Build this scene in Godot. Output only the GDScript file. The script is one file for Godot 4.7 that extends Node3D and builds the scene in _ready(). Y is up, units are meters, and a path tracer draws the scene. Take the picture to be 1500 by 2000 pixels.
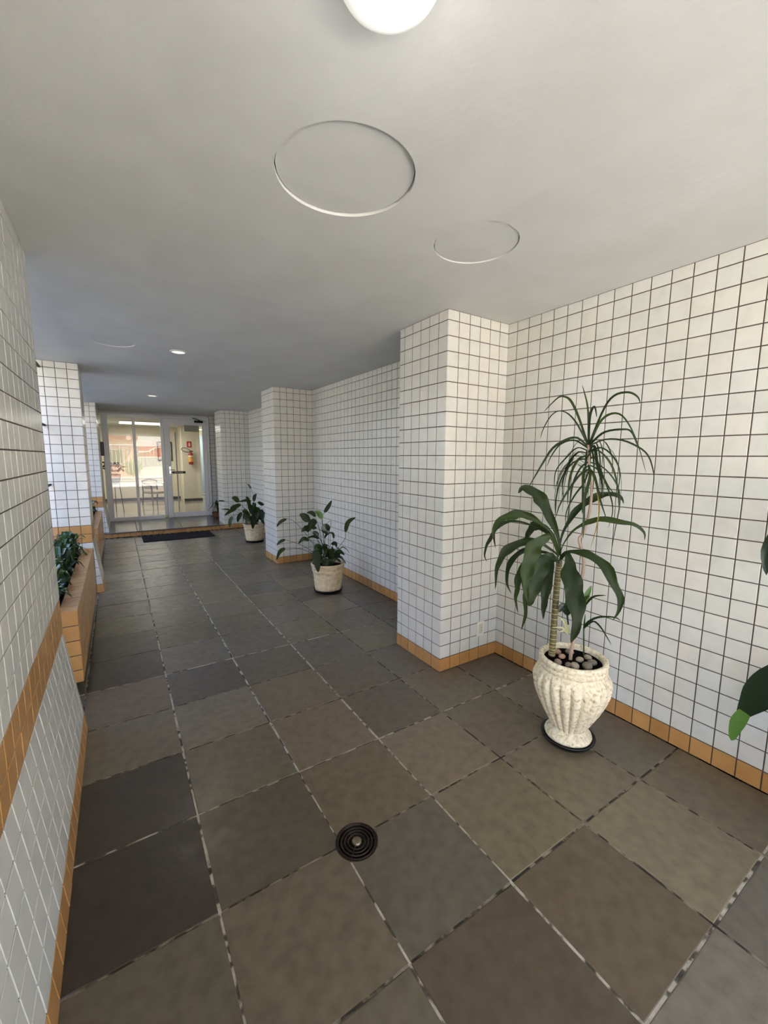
extends Node3D

const P := 0.104          # tile pitch
const H := 2.671          # ceiling height
const RX := 0.615         # face of the wall beside the urn
const LX := -2.327        # face of the wall beside the camera
const GAP := 0.0056       # joint between wall tiles

var cam: Camera3D
var focal := 808.69
var rng := RandomNumberGenerator.new()
var mat := {}
var tile_cache := {}
var pending := []
var blockers := []
var taken := {}

func _ready() -> void:
	rng.seed = 7
	# ---- camera
	cam = Camera3D.new()
	cam.name = "camera"
	var yaw := -0.571741
	var pitch := -0.130147
	var roll := 0.006882
	cam.transform = Transform3D(Basis(Vector3.UP, yaw) * Basis(Vector3.RIGHT, pitch) * Basis(Vector3.BACK, roll), Vector3(-2.0022, 1.6443, 2.3029))
	cam.fov = 102.0756
	cam.near = 0.02
	cam.far = 400.0
	add_child(cam)
	cam.current = true
	# ---- sky, sun, exposure
	var we := WorldEnvironment.new()
	we.name = "world_environment"
	var env := Environment.new()
	env.background_mode = Environment.BG_SKY
	var sky := Sky.new()
	var sm := ProceduralSkyMaterial.new()
	sm.sky_top_color = Color(0.44, 0.59, 0.86)
	sm.sky_horizon_color = Color(0.96, 0.95, 0.92)
	sm.sky_curve = 0.3
	sm.ground_bottom_color = Color(0.35, 0.34, 0.31)
	sm.ground_horizon_color = Color(0.70, 0.70, 0.68)
	sm.sky_energy_multiplier = 2.25
	sky.sky_material = sm
	env.sky = sky
	env.ambient_light_source = Environment.AMBIENT_SOURCE_DISABLED
	env.tonemap_mode = Environment.TONE_MAPPER_LINEAR
	env.tonemap_exposure = EXPOSURE
	env.sdfgi_enabled = true
	env.ssao_enabled = true
	env.ssil_enabled = true
	we.environment = env
	add_child(we)
	var sun := DirectionalLight3D.new()
	sun.name = "sun"
	sun.light_color = Color(1.0, 0.962, 0.91)
	sun.light_energy = SUN
	sun.light_angular_distance = 0.6
	sun.shadow_enabled = true
	add_child(sun)
	sun.look_at_from_position(Vector3(10, 18, -2.5), Vector3.ZERO, Vector3.UP)
	make_materials()
	# ---- setting
	blockers = [AABB(Vector3(0.004, 0, -0.581), Vector3(0.6, H, 0.577)), AABB(Vector3(0.004, 0, -4.43), Vector3(0.6, H, 0.576)),
		AABB(Vector3(-2.9, 0, -0.626), Vector3(0.569, H, 4.0)), AABB(Vector3(-2.9, 0, -4.21), Vector3(0.59, H, 0.576))]
	build_floor()
	build_ceiling()
	build_right_side()
	build_left_side()
	build_entrance()
	build_lobby()
	build_outside()
	# ---- objects
	build_planters()
	build_urn_plant()
	build_edge_plant()
	build_lily("potted_lily", Vector3(0.12, 0, -2.27), LILY_NEAR, "peace lily in a fluted cream pot, standing between the two tiled pillars", 41)
	build_lily("potted_lily", Vector3(0.19, 0, -5.80), LILY_FAR, "peace lily in a fluted cream pot, closest to the entrance step", 77)
	build_fixtures()

const EXPOSURE := 1.2
const SUN := 36.0

# ------------------------------------------------------------------ naming
func numbered(n: String) -> String:
	if not taken.has(n):
		taken[n] = 0
		return n
	taken[n] += 1
	return "%s_%03d" % [n, taken[n]]

func thing(n: String, label: String, category: String, at := Vector3.ZERO, group := "") -> Node3D:
	var o := Node3D.new()
	o.name = numbered(n)
	add_child(o)
	o.position = at
	o.set_meta("label", label)
	o.set_meta("category", category)
	if group != "":
		o.set_meta("group", group)
	return o

func tag(o: Node, label: String, category: String, group := "") -> void:
	o.set_meta("label", label)
	o.set_meta("category", category)
	if group != "":
		o.set_meta("group", group)

func put(n: String, mesh: Mesh, m: Material, parent: Node, at := Vector3.ZERO) -> MeshInstance3D:
	var o := MeshInstance3D.new()
	o.mesh = mesh
	o.material_override = m
	o.cast_shadow = GeometryInstance3D.SHADOW_CASTING_SETTING_ON
	o.position = at
	if parent == self:
		o.name = numbered(n)
		add_child(o)
	else:
		o.name = n
		parent.add_child(o, true)
	return o

func struct(n: String, mesh: Mesh, m: Material, label := "", category := "") -> MeshInstance3D:
	var o := put(n, mesh, m, self)
	o.set_meta("kind", "structure")
	if label != "":
		o.set_meta("label", label)
		o.set_meta("category", category)
	return o

# ------------------------------------------------------------------ materials
func lin(c: Color) -> Color:
	return c

func std(c: Color, rough: float, spec := 0.5, metal := 0.0) -> StandardMaterial3D:
	var m := StandardMaterial3D.new()
	m.albedo_color = c
	m.roughness = rough
	m.metallic_specular = spec
	m.metallic = metal
	return m

func noise_tex(sd: int, freq: float, ramp: Gradient, size := 512, octaves := 5, kind := FastNoiseLite.TYPE_SIMPLEX_SMOOTH) -> ImageTexture:
	var n := FastNoiseLite.new()
	n.seed = sd
	n.noise_type = kind
	n.frequency = freq
	n.fractal_octaves = octaves
	var g := n.get_seamless_image(size, size)
	g.convert(Image.FORMAT_RGB8)
	if ramp != null:
		for y in size:
			for x in size:
				g.set_pixel(x, y, ramp.sample(g.get_pixel(x, y).r))
	return ImageTexture.create_from_image(g)

func normal_tex(sd: int, freq: float, strength: float, size := 512, octaves := 4) -> ImageTexture:
	var n := FastNoiseLite.new()
	n.seed = sd
	n.frequency = freq
	n.fractal_octaves = octaves
	var g := n.get_seamless_image(size, size)
	g.convert(Image.FORMAT_RGBA8)
	g.bump_map_to_normal_map(strength)
	return ImageTexture.create_from_image(g)

func ramp(stops: Array) -> Gradient:
	var g := Gradient.new()
	var o := PackedFloat32Array()
	var cs := PackedColorArray()
	for s in stops:
		o.append(s[0])
		cs.append(s[1])
	g.offsets = o
	g.colors = cs
	return g

func tri(m: StandardMaterial3D, scale: float, world := true) -> StandardMaterial3D:
	m.uv1_triplanar = true
	m.uv1_world_triplanar = world
	m.uv1_scale = Vector3.ONE * scale
	return m

func make_materials() -> void:
	# glazed white tile, four firings
	var glaze_n := normal_tex(3, 0.006, 2.0, 256, 2)
	var speck := noise_tex(5, 0.02, ramp([[0.0, Color(0.955, 0.955, 0.95)], [0.5, Color(0.985, 0.985, 0.985)], [1.0, Color(1, 1, 1)]]), 256, 4)
	mat.white = []
	for c in [Color(0.835, 0.832, 0.796), Color(0.825, 0.826, 0.792), Color(0.840, 0.830, 0.788), Color(0.820, 0.818, 0.782)]:
		var m := tri(std(c, 0.28), 1.7)
		m.albedo_texture = speck
		m.normal_enabled = true
		m.normal_texture = glaze_n
		m.normal_scale = 0.06
		mat.white.append(m)
	mat.amber = []
	var amber_t := noise_tex(11, 0.015, ramp([[0.0, Color(0.90, 0.88, 0.85)], [0.45, Color(0.96, 0.95, 0.93)], [1.0, Color(1, 1, 1)]]), 256, 5)
	for c in [Color(0.745, 0.565, 0.345), Color(0.72, 0.54, 0.325), Color(0.76, 0.58, 0.36)]:
		var m := tri(std(c, 0.28), 1.3)
		m.albedo_texture = amber_t
		mat.amber.append(m)
	mat.grout = tri(std(Color(0.37, 0.33, 0.275), 0.9), 2.0)
	mat.grout.albedo_texture = noise_tex(21, 0.03, ramp([[0.0, Color(0.75, 0.73, 0.7)], [1.0, Color(1, 1, 1)]]), 256)
	# slate
	var slate_t := noise_tex(31, 0.009, ramp([[0.0, Color(0.82, 0.81, 0.79)], [0.4, Color(0.91, 0.905, 0.895)], [0.6, Color(0.94, 0.94, 0.935)], [1.0, Color(1, 1, 1)]]), 1024, 6)
	var slate_r := noise_tex(32, 0.008, ramp([[0.0, Color(0.285, 0.285, 0.285)], [0.5, Color(0.34, 0.34, 0.34)], [1.0, Color(0.45, 0.45, 0.45)]]), 512, 5)
	var slate_n := normal_tex(33, 0.02, 3.0, 1024, 5)
	mat.slate = {}
	mat.slate_base = [slate_t, slate_r, slate_n]
	mat.joint_light = tri(std(Color(0.74, 0.71, 0.64), 0.9), 1.0)
	mat.joint_light.albedo_texture = noise_tex(35, 0.022, ramp([[0.0, Color(0.25, 0.23, 0.19)], [0.36, Color(0.40, 0.38, 0.33)], [0.5, Color(0.85, 0.83, 0.79)], [1.0, Color(1, 1, 1)]]), 512, 5)
	mat.joint_dark = tri(std(Color(0.60, 0.56, 0.48), 0.9), 1.0)
	mat.joint_dark.albedo_texture = noise_tex(36, 0.022, ramp([[0.0, Color(0.22, 0.20, 0.16)], [0.42, Color(0.36, 0.33, 0.27)], [0.60, Color(0.80, 0.78, 0.72)], [1.0, Color(1, 1, 1)]]), 512, 5)
	mat.step_slate = tri(std(Color(0.38, 0.375, 0.36), 0.22), 0.7)
	mat.step_slate.albedo_texture = slate_t
	# painted plaster
	mat.ceiling = tri(std(Color(0.84, 0.84, 0.825), 0.75, 0.3), 0.8)
	mat.ceiling.albedo_texture = noise_tex(41, 0.004, ramp([[0.0, Color(0.955, 0.955, 0.95)], [1.0, Color(1, 1, 1)]]), 512, 5)
	mat.ceiling.normal_enabled = true
	mat.ceiling.normal_texture = normal_tex(42, 0.02, 4.0, 1024, 5)
	mat.ceiling.normal_scale = 0.15
	mat.paint = std(Color(0.86, 0.84, 0.76), 0.6, 0.3)
	mat.plaster_grey = std(Color(0.62, 0.62, 0.60), 0.8, 0.3)
	mat.lobby_floor = std(Color(0.62, 0.60, 0.54), 0.12)
	mat.skirting = std(Color(0.17, 0.16, 0.15), 0.3)
	mat.alu = std(Color(0.86, 0.87, 0.86), 0.28)
	mat.steel = std(Color(0.80, 0.80, 0.80), 0.22, 0.5, 1.0)
	mat.iron = std(Color(0.07, 0.065, 0.06), 0.6, 0.3)
	mat.black = std(Color(0.025, 0.025, 0.028), 0.35)
	mat.rubber = std(Color(0.13, 0.12, 0.115), 0.9, 0.3)
	mat.mat = tri(std(Color(0.20, 0.185, 0.19), 0.95, 0.2), 3.0)
	mat.mat.albedo_texture = noise_tex(51, 0.08, ramp([[0.0, Color(0.6, 0.6, 0.6)], [1.0, Color(1, 1, 1)]]), 256)
	mat.glass = std(Color(0.93, 0.96, 0.95, 0.03), 0.0)
	mat.glass.transparency = BaseMaterial3D.TRANSPARENCY_ALPHA
	mat.frosted = std(Color(0.66, 0.74, 0.80), 0.25)
	mat.red = std(Color(0.62, 0.06, 0.05), 0.3)
	mat.red_sign = std(Color(0.66, 0.09, 0.07), 0.5)
	mat.flame = std(Color(0.95, 0.78, 0.70), 0.5)
	mat.yellow = std(Color(0.90, 0.66, 0.18), 0.4)
	mat.cream = std(Color(0.90, 0.84, 0.70), 0.5)
	mat.plastic = std(Color(0.88, 0.87, 0.82), 0.4)
	mat.plastic_aged = std(Color(0.80, 0.78, 0.66), 0.4)
	mat.intercom = std(Color(0.17, 0.13, 0.13), 0.4)
	mat.soil = tri(std(Color(0.11, 0.075, 0.055), 1.0, 0.2), 4.0)
	mat.soil.albedo_texture = noise_tex(61, 0.06, ramp([[0.0, Color(0.35, 0.33, 0.3)], [1.0, Color(1, 1, 1)]]), 256)
	mat.bronze = std(Color(0.20, 0.155, 0.11), 0.42, 0.5, 0.6)
	mat.brass = std(Color(0.52, 0.47, 0.38), 0.35, 0.5, 0.8)
	mat.concrete = std(Color(0.45, 0.43, 0.40), 0.9, 0.3)
	# weathered cast stone
	mat.urn = tri(std(Color(0.93, 0.90, 0.80), 0.85, 0.25), 3.2, false)
	mat.urn.albedo_texture = noise_tex(71, 0.022, ramp([[0.0, Color(0.52, 0.48, 0.40)], [0.18, Color(0.66, 0.60, 0.50)], [0.30, Color(0.84, 0.80, 0.72)], [0.40, Color(0.92, 0.90, 0.85)], [0.5, Color(0.95, 0.94, 0.91)], [1.0, Color(1, 1, 1)]]), 512, 6)
	mat.urn.normal_enabled = true
	mat.urn.normal_texture = normal_tex(72, 0.03, 5.0, 512, 5)
	mat.urn.normal_scale = 0.5
	mat.pot = tri(std(Color(0.89, 0.84, 0.72), 0.8, 0.25), 2.0, false)
	mat.pot.albedo_texture = noise_tex(73, 0.02, ramp([[0.0, Color(0.72, 0.67, 0.58)], [0.45, Color(0.92, 0.90, 0.86)], [1.0, Color(1, 1, 1)]]), 256, 5)
	mat.terracotta = std(Color(0.42, 0.27, 0.17), 0.8)
	mat.pebble = []
	for c in [Color(0.55, 0.48, 0.40), Color(0.62, 0.56, 0.47), Color(0.47, 0.42, 0.36), Color(0.66, 0.52, 0.42)]:
		mat.pebble.append(std(c, 0.6))
	# leaves
	mat.leaf = []
	for c in [Color(0.135, 0.185, 0.070), Color(0.11, 0.155, 0.058), Color(0.16, 0.215, 0.075)]:
		var m := std(c, 0.46, 0.32)
		m.backlight = Color(0.10, 0.16, 0.04)
		m.backlight_enabled = true
		mat.leaf.append(m)
	mat.leaf_gloss = std(Color(0.17, 0.27, 0.10), 0.28)
	mat.leaf_bright = std(Color(0.30, 0.44, 0.17), 0.42)
	mat.leaf_dark = std(Color(0.085, 0.15, 0.075), 0.3)
	mat.leaf_yellow = std(Color(0.55, 0.45, 0.16), 0.5)
	mat.leaf_striped = std(Color(0.62, 0.62, 0.44), 0.45)
	mat.cane = tri(std(Color(0.36, 0.34, 0.19), 0.6), 3.0)
	mat.cane_ring = std(Color(0.66, 0.60, 0.42), 0.7)
	mat.bark_pale = std(Color(0.62, 0.54, 0.47), 0.8)
	mat.petiole = std(Color(0.16, 0.24, 0.10), 0.5)
	mat.wood_dark = std(Color(0.085, 0.06, 0.05), 0.35)
	mat.fabric = std(Color(0.68, 0.63, 0.53), 0.9, 0.2)
	mat.opal = std(Color(0.95, 0.95, 0.93), 0.15)
	mat.opal.emission_enabled = true
	mat.opal.emission = Color(1.0, 0.99, 0.95)
	mat.opal.emission_energy_multiplier = 0.25
	mat.lamp_on = std(Color(0.95, 0.95, 0.95), 0.3)
	mat.lamp_on.emission_enabled = true
	mat.lamp_on.emission = Color(1.0, 0.98, 0.94)
	mat.lamp_on.emission_energy_multiplier = 1.2
	mat.asphalt = std(Color(0.36, 0.36, 0.36), 0.9)
	mat.paving = tri(std(Color(0.745, 0.74, 0.72), 0.9, 0.3), 0.6)
	mat.paving.albedo_texture = noise_tex(81, 0.02, ramp([[0.0, Color(0.8, 0.8, 0.8)], [1.0, Color(1, 1, 1)]]), 256)
	mat.court = tri(std(Color(0.60, 0.62, 0.64), 0.95, 0.2), 0.9)
	mat.court.albedo_texture = noise_tex(82, 0.04, ramp([[0.0, Color(0.85, 0.85, 0.85)], [1.0, Color(1, 1, 1)]]), 256)
	mat.facade = std(Color(0.80, 0.60, 0.52), 0.8)
	mat.facade_white = std(Color(0.80, 0.80, 0.79), 0.8)
	mat.roof_tile = std(Color(0.55, 0.26, 0.16), 0.8)
	mat.window_dark = std(Color(0.12, 0.14, 0.16), 0.08)
	mat.court_wall = std(Color(0.66, 0.67, 0.68), 0.85)
	mat.foliage = std(Color(0.25, 0.36, 0.13), 0.6)
	mat.foliage.backlight_enabled = true
	mat.foliage.backlight = Color(0.25, 0.35, 0.08)
	mat.bark = std(Color(0.30, 0.24, 0.18), 0.9)

func slate_mat(c: Color) -> StandardMaterial3D:
	var k := c.to_html()
	if not mat.slate.has(k):
		var m := std(c, 1.0, 0.5)
		m.albedo_texture = mat.slate_base[0]
		m.roughness_texture = mat.slate_base[1]
		m.normal_enabled = true
		m.normal_texture = mat.slate_base[2]
		m.normal_scale = 0.22
		mat.slate[k] = m
	return mat.slate[k]

# ------------------------------------------------------------------ mesh helpers
func st_new(smooth := false) -> SurfaceTool:
	var st := SurfaceTool.new()
	st.begin(Mesh.PRIMITIVE_TRIANGLES)
	st.set_smooth_group(0 if smooth else -1)
	return st

func done(st: SurfaceTool) -> ArrayMesh:
	st.generate_normals()
	return st.commit()

# a flat convex polygon whose front looks along `out`
func face(st: SurfaceTool, p: Array, out: Vector3) -> void:
	var a: Vector3 = p[0]
	var b: Vector3 = p[1]
	var c: Vector3 = p[2]
	if (a - c).cross(a - b).dot(out) < 0.0:
		p = p.duplicate()
		p.reverse()
	for i in range(1, p.size() - 1):
		st.add_vertex(p[0])
		st.add_vertex(p[i])
		st.add_vertex(p[i + 1])

func add_box(st: SurfaceTool, lo: Vector3, hi: Vector3, bv := 0.0) -> void:
	var c := (lo + hi) * 0.5
	var h := (hi - lo) * 0.5
	bv = minf(bv, minf(h.x, minf(h.y, h.z)) * 0.9)
	var ax := [Vector3.RIGHT, Vector3.UP, Vector3.BACK]
	for a in 3:
		for s in [-1.0, 1.0]:
			var u: Vector3 = ax[(a + 1) % 3]
			var v: Vector3 = ax[(a + 2) % 3]
			var n: Vector3 = ax[a] * s
			var hu: float = h[(a + 1) % 3] - bv
			var hv: float = h[(a + 2) % 3] - bv
			var m: Vector3 = c + n * h[a]
			face(st, [m - u * hu - v * hv, m + u * hu - v * hv, m + u * hu + v * hv, m - u * hu + v * hv], n)
	if bv <= 0.0:
		return
	for a in 3:
		var b1 := (a + 1) % 3
		var b2 := (a + 2) % 3
		for s1 in [-1.0, 1.0]:
			for s2 in [-1.0, 1.0]:
				var e: Vector3 = ax[a] * (h[a] - bv)
				var p1: Vector3 = c + ax[b1] * s1 * h[b1] + ax[b2] * s2 * (h[b2] - bv)
				var p2: Vector3 = c + ax[b1] * s1 * (h[b1] - bv) + ax[b2] * s2 * h[b2]
				face(st, [p1 - e, p1 + e, p2 + e, p2 - e], ax[b1] * s1 + ax[b2] * s2)
	for sx in [-1.0, 1.0]:
		for sy in [-1.0, 1.0]:
			for sz in [-1.0, 1.0]:
				var s := Vector3(sx, sy, sz)
				var k := c + s * (h - Vector3.ONE * bv)
				face(st, [k + Vector3(sx * bv, 0, 0), k + Vector3(0, sy * bv, 0), k + Vector3(0, 0, sz * bv)], s)

func box(lo: Vector3, hi: Vector3, bv := 0.0) -> ArrayMesh:
	var st := st_new()
	add_box(st, lo, hi, bv)
	return done(st)

# surface of revolution about y; profile of Vector2(radius, y); flute = [count, depth, mid, roughness] with env giving its strength on each ring
func add_lathe(st: SurfaceTool, prof: Array, segs: int, env := [], flute := []) -> void:
	var nz := FastNoiseLite.new()
	nz.seed = 4
	nz.frequency = 1.6
	var rings := []
	for i in prof.size():
		var r := []
		for k in segs:
			var a := TAU * k / segs
			var rad: float = prof[i].x
			if env.size() > 0:
				rad *= 1.0 + flute[1] * env[i] * (pow(absf(sin(a * flute[0])), 0.6) - flute[2])
				rad *= 1.0 + flute[3] * nz.get_noise_3d(cos(a) * 2.0, prof[i].y * 9.0, sin(a) * 2.0)
			r.append(Vector3(cos(a) * rad, prof[i].y, sin(a) * rad))
		rings.append(r)
	for i in prof.size() - 1:
		for k in segs:
			var k2 := (k + 1) % segs
			for v in [rings[i][k], rings[i + 1][k], rings[i + 1][k2], rings[i][k], rings[i + 1][k2], rings[i][k2]]:
				st.add_vertex(v)

func lathe(prof: Array, segs: int, env := [], flute := []) -> ArrayMesh:
	var st := st_new(true)
	add_lathe(st, prof, segs, env, flute)
	return done(st)

func spline(p: PackedVector3Array, n: int) -> PackedVector3Array:
	var o := PackedVector3Array()
	var last := p.size() - 1
	for i in n + 1:
		var t := float(i) / n * last
		var k := mini(int(t), last - 1)
		var f := t - k
		o.append(p[k].cubic_interpolate(p[k + 1], p[maxi(k - 1, 0)], p[mini(k + 2, last)], f))
	return o

func add_tube(st: SurfaceTool, path: PackedVector3Array, r0: float, r1: float, segs := 8, caps := true) -> void:
	var rings := []
	var ref := Vector3(0.31, 0.2, 0.93)
	for i in path.size():
		var t := (path[mini(i + 1, path.size() - 1)] - path[maxi(i - 1, 0)]).normalized()
		var s := t.cross(ref).normalized()
		if s.length() < 0.1:
			s = t.cross(Vector3.RIGHT).normalized()
		var u := s.cross(t).normalized()
		ref = u.cross(s) * 0.0 + ref
		var r := lerpf(r0, r1, float(i) / maxi(1, path.size() - 1))
		var ring := []
		for k in segs:
			var a := TAU * k / segs
			ring.append(path[i] + (s * cos(a) + u * sin(a)) * r)
		rings.append(ring)
	for i in rings.size() - 1:
		for k in segs:
			var k2 := (k + 1) % segs
			for v in [rings[i][k], rings[i + 1][k2], rings[i + 1][k], rings[i][k], rings[i][k2], rings[i + 1][k2]]:
				st.add_vertex(v)
	if caps:
		for e in [0, rings.size() - 1]:
			for k in range(1, segs - 1):
				st.add_vertex(rings[e][0])
				st.add_vertex(rings[e][k])
				st.add_vertex(rings[e][k + 1])

func tube(path: PackedVector3Array, r0: float, r1: float, segs := 8) -> ArrayMesh:
	var st := st_new(true)
	add_tube(st, path, r0, r1, segs)
	return done(st)

func line(a: Vector3, b: Vector3) -> PackedVector3Array:
	return PackedVector3Array([a, b])

# a leaf blade along a path: kind 0 strap, 1 lance, 2 needle; folded along its midrib
func blade(path: PackedVector3Array, w: float, kind: int, ref: Vector3, fold := 0.25, wave := 0.0) -> ArrayMesh:
	var n := path.size() - 1
	var st := st_new(true)
	var rows := []
	for i in n + 1:
		var t := float(i) / n
		var tg := (path[mini(i + 1, n)] - path[maxi(i - 1, 0)]).normalized()
		var side := tg.cross(ref).normalized()
		if side.length() < 0.1:
			side = tg.cross(Vector3.UP).normalized()
		var nrm := side.cross(tg).normalized()
		var q := 0.0
		if kind == 0:
			q = clampf(0.26 + 1.25 * t, 0.0, 1.0) * pow(clampf((1.0 - t) * 2.1, 0.0, 1.0), 0.8)
		elif kind == 1:
			q = pow(sin(PI * pow(t, 0.75)), 0.8) if t > 0.0 and t < 1.0 else 0.0
		elif kind == 3:
			q = lerpf(0.20, 1.0, smoothstep(0.10, 0.55, t)) * pow(clampf((1.0 - t) * 2.4, 0.0, 1.0), 0.8)
		else:
			q = clampf(0.55 + t, 0.0, 1.0) * pow(1.0 - t, 0.55)
		var hw := maxf(0.0006, w * 0.5 * q)
		var lift := fold * hw
		var wv := wave * hw * sin(t * 27.0 + w * 90.0)
		var wv2 := wave * hw * sin(t * 23.0 + 2.0 + w * 70.0)
		var hl := hw * (1.0 + wave * 0.5 * sin(t * 31.0 + w * 50.0))
		var hr := hw * (1.0 + wave * 0.5 * sin(t * 26.0 + 1.0 + w * 80.0))
		rows.append([path[i] - side * hl + nrm * (lift + wv), path[i] - side * hw * 0.5 + nrm * lift * 0.35, path[i], path[i] + side * hw * 0.5 + nrm * lift * 0.35, path[i] + side * hr + nrm * (lift + wv2)])
	for i in n:
		for k in 4:
			for v in [rows[i][k], rows[i + 1][k], rows[i + 1][k + 1], rows[i][k], rows[i + 1][k + 1], rows[i][k + 1]]:
				st.add_vertex(v)
	return done(st)

func unpack(row: Array, from := 1) -> PackedVector3Array:
	var o := PackedVector3Array()
	var i := from
	while i + 2 < row.size():
		o.append(Vector3(row[i], row[i + 1], row[i + 2]))
		i += 3
	return o

# ------------------------------------------------------------------ tiles
func tile_mesh(w: float, h: float) -> ArrayMesh:
	var k := Vector2i(roundi(w * 2000.0), roundi(h * 2000.0))
	if not tile_cache.has(k):
		var st := st_new()
		var x := w * 0.5
		var y := h * 0.5
		var b := minf(0.0016, minf(x, y) * 0.5)
		var d := -0.0016
		var back := -0.008
		face(st, [Vector3(-x + b, -y + b, 0), Vector3(x - b, -y + b, 0), Vector3(x - b, y - b, 0), Vector3(-x + b, y - b, 0)], Vector3.BACK)
		var inner := [Vector3(-x + b, -y + b, 0), Vector3(x - b, -y + b, 0), Vector3(x - b, y - b, 0), Vector3(-x + b, y - b, 0)]
		var outer := [Vector3(-x, -y, d), Vector3(x, -y, d), Vector3(x, y, d), Vector3(-x, y, d)]
		var low := [Vector3(-x, -y, back), Vector3(x, -y, back), Vector3(x, y, back), Vector3(-x, y, back)]
		for i in 4:
			var j := (i + 1) % 4
			var o: Vector3 = (outer[i] + outer[j]) * 0.5
			face(st, [inner[i], inner[j], outer[j], outer[i]], Vector3(o.x, o.y, 0).normalized() + Vector3.BACK)
			face(st, [outer[i], outer[j], low[j], low[i]], Vector3(o.x, o.y, 0))
		tile_cache[k] = done(st)
	return tile_cache[k]

func breaks(a: float, b: float, phase: float, pitch := P) -> Array:
	var o := [a]
	var k := ceili((a - phase) / pitch + 0.12)
	while phase + k * pitch < b - 0.012:
		o.append(phase + k * pitch)
		k += 1
	o.append(b)
	return o

func to_px(p: Vector3) -> Vector3:
	var q: Vector3 = cam.transform.affine_inverse() * p
	if q.z > -0.03:
		return Vector3(0, 0, -1)
	return Vector3(750.0 + focal * q.x / -q.z, 1000.0 - focal * q.y / -q.z, -q.z)

# queue the tiles of one face: o corner, v up along the face, n outward; u runs along v x n
func tiles(o: Vector3, v: Vector3, n: Vector3, us: Array, vs: Array, mats: Array, called: String) -> void:
	var u := v.cross(n).normalized()
	var eye := cam.transform.origin
	for i in us.size() - 1:
		for j in vs.size() - 1:
			var w: float = us[i + 1] - us[i] - GAP
			var h: float = vs[j + 1] - vs[j] - GAP
			if w < 0.006 or h < 0.006:
				continue
			var c: Vector3 = o + u * (us[i] + us[i + 1]) * 0.5 + v * (vs[j] + vs[j + 1]) * 0.5 + n * rng.randf_range(-0.0005, 0.0005)
			var score := 0.0
			var pc := to_px(c)
			if pc.z > 0.0 and pc.x > -40 and pc.x < 1540 and pc.y > -40 and pc.y < 2040 and (eye - c).dot(n) > 0.0:
				var p1 := to_px(c + u * w * 0.5)
				var p2 := to_px(c - u * w * 0.5)
				var p3 := to_px(c + v * h * 0.5)
				var p4 := to_px(c - v * h * 0.5)
				if p1.z > 0 and p2.z > 0 and p3.z > 0 and p4.z > 0:
					var a := Vector2(p1.x - p2.x, p1.y - p2.y)
					var b := Vector2(p3.x - p4.x, p3.y - p4.y)
					if minf(a.length(), b.length()) > 6.5:
						score = absf(a.cross(b))
				for bl in blockers:
					if bl.grow(-0.02).intersects_segment(eye, c + n * 0.02):
						score = 0.0
						break
			var bs := Basis(u, v, n) * Basis(Vector3.RIGHT, rng.randf_range(-0.004, 0.004)) * Basis(Vector3.UP, rng.randf_range(-0.004, 0.004))
			pending.append([score, called, w, h, Transform3D(bs, c), mats[rng.randi() % mats.size()]])

# hand the queued tiles to their owner: the 300 that show largest one by one, the rest joined
func flush(owner_node: Node3D) -> void:
	var by := {}
	for t in pending:
		if not by.has(t[1]):
			by[t[1]] = []
		by[t[1]].append(t)
	pending = []
	for called in by:
		var list: Array = by[called]
		var order := []
		for k in list.size():
			order.append(Vector2(-list[k][0], k))
		order.sort()
		var rest := {}
		for i in list.size():
			var t: Array = list[int(order[i].y)]
			if i < 300 and t[0] > 0.0:
				var o := put(called, tile_mesh(t[2], t[3]), t[5], owner_node)
				o.transform = t[4]
			else:
				if not rest.has(t[5]):
					var s := SurfaceTool.new()
					s.begin(Mesh.PRIMITIVE_TRIANGLES)
					rest[t[5]] = s
				rest[t[5]].append_from(tile_mesh(t[2], t[3]), 0, t[4])
		if rest.size() > 0:
			var am := ArrayMesh.new()
			var o2 := MeshInstance3D.new()
			for m in rest:
				rest[m].commit(am)
				am.surface_set_material(am.get_surface_count() - 1, m)
			o2.mesh = am
			o2.name = called + "_field"
			o2.set_meta("kind", "stuff")
			owner_node.add_child(o2, true)

func rows_up(lo: float, hi: float) -> Array:
	return breaks(lo, hi, 0.0)

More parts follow.
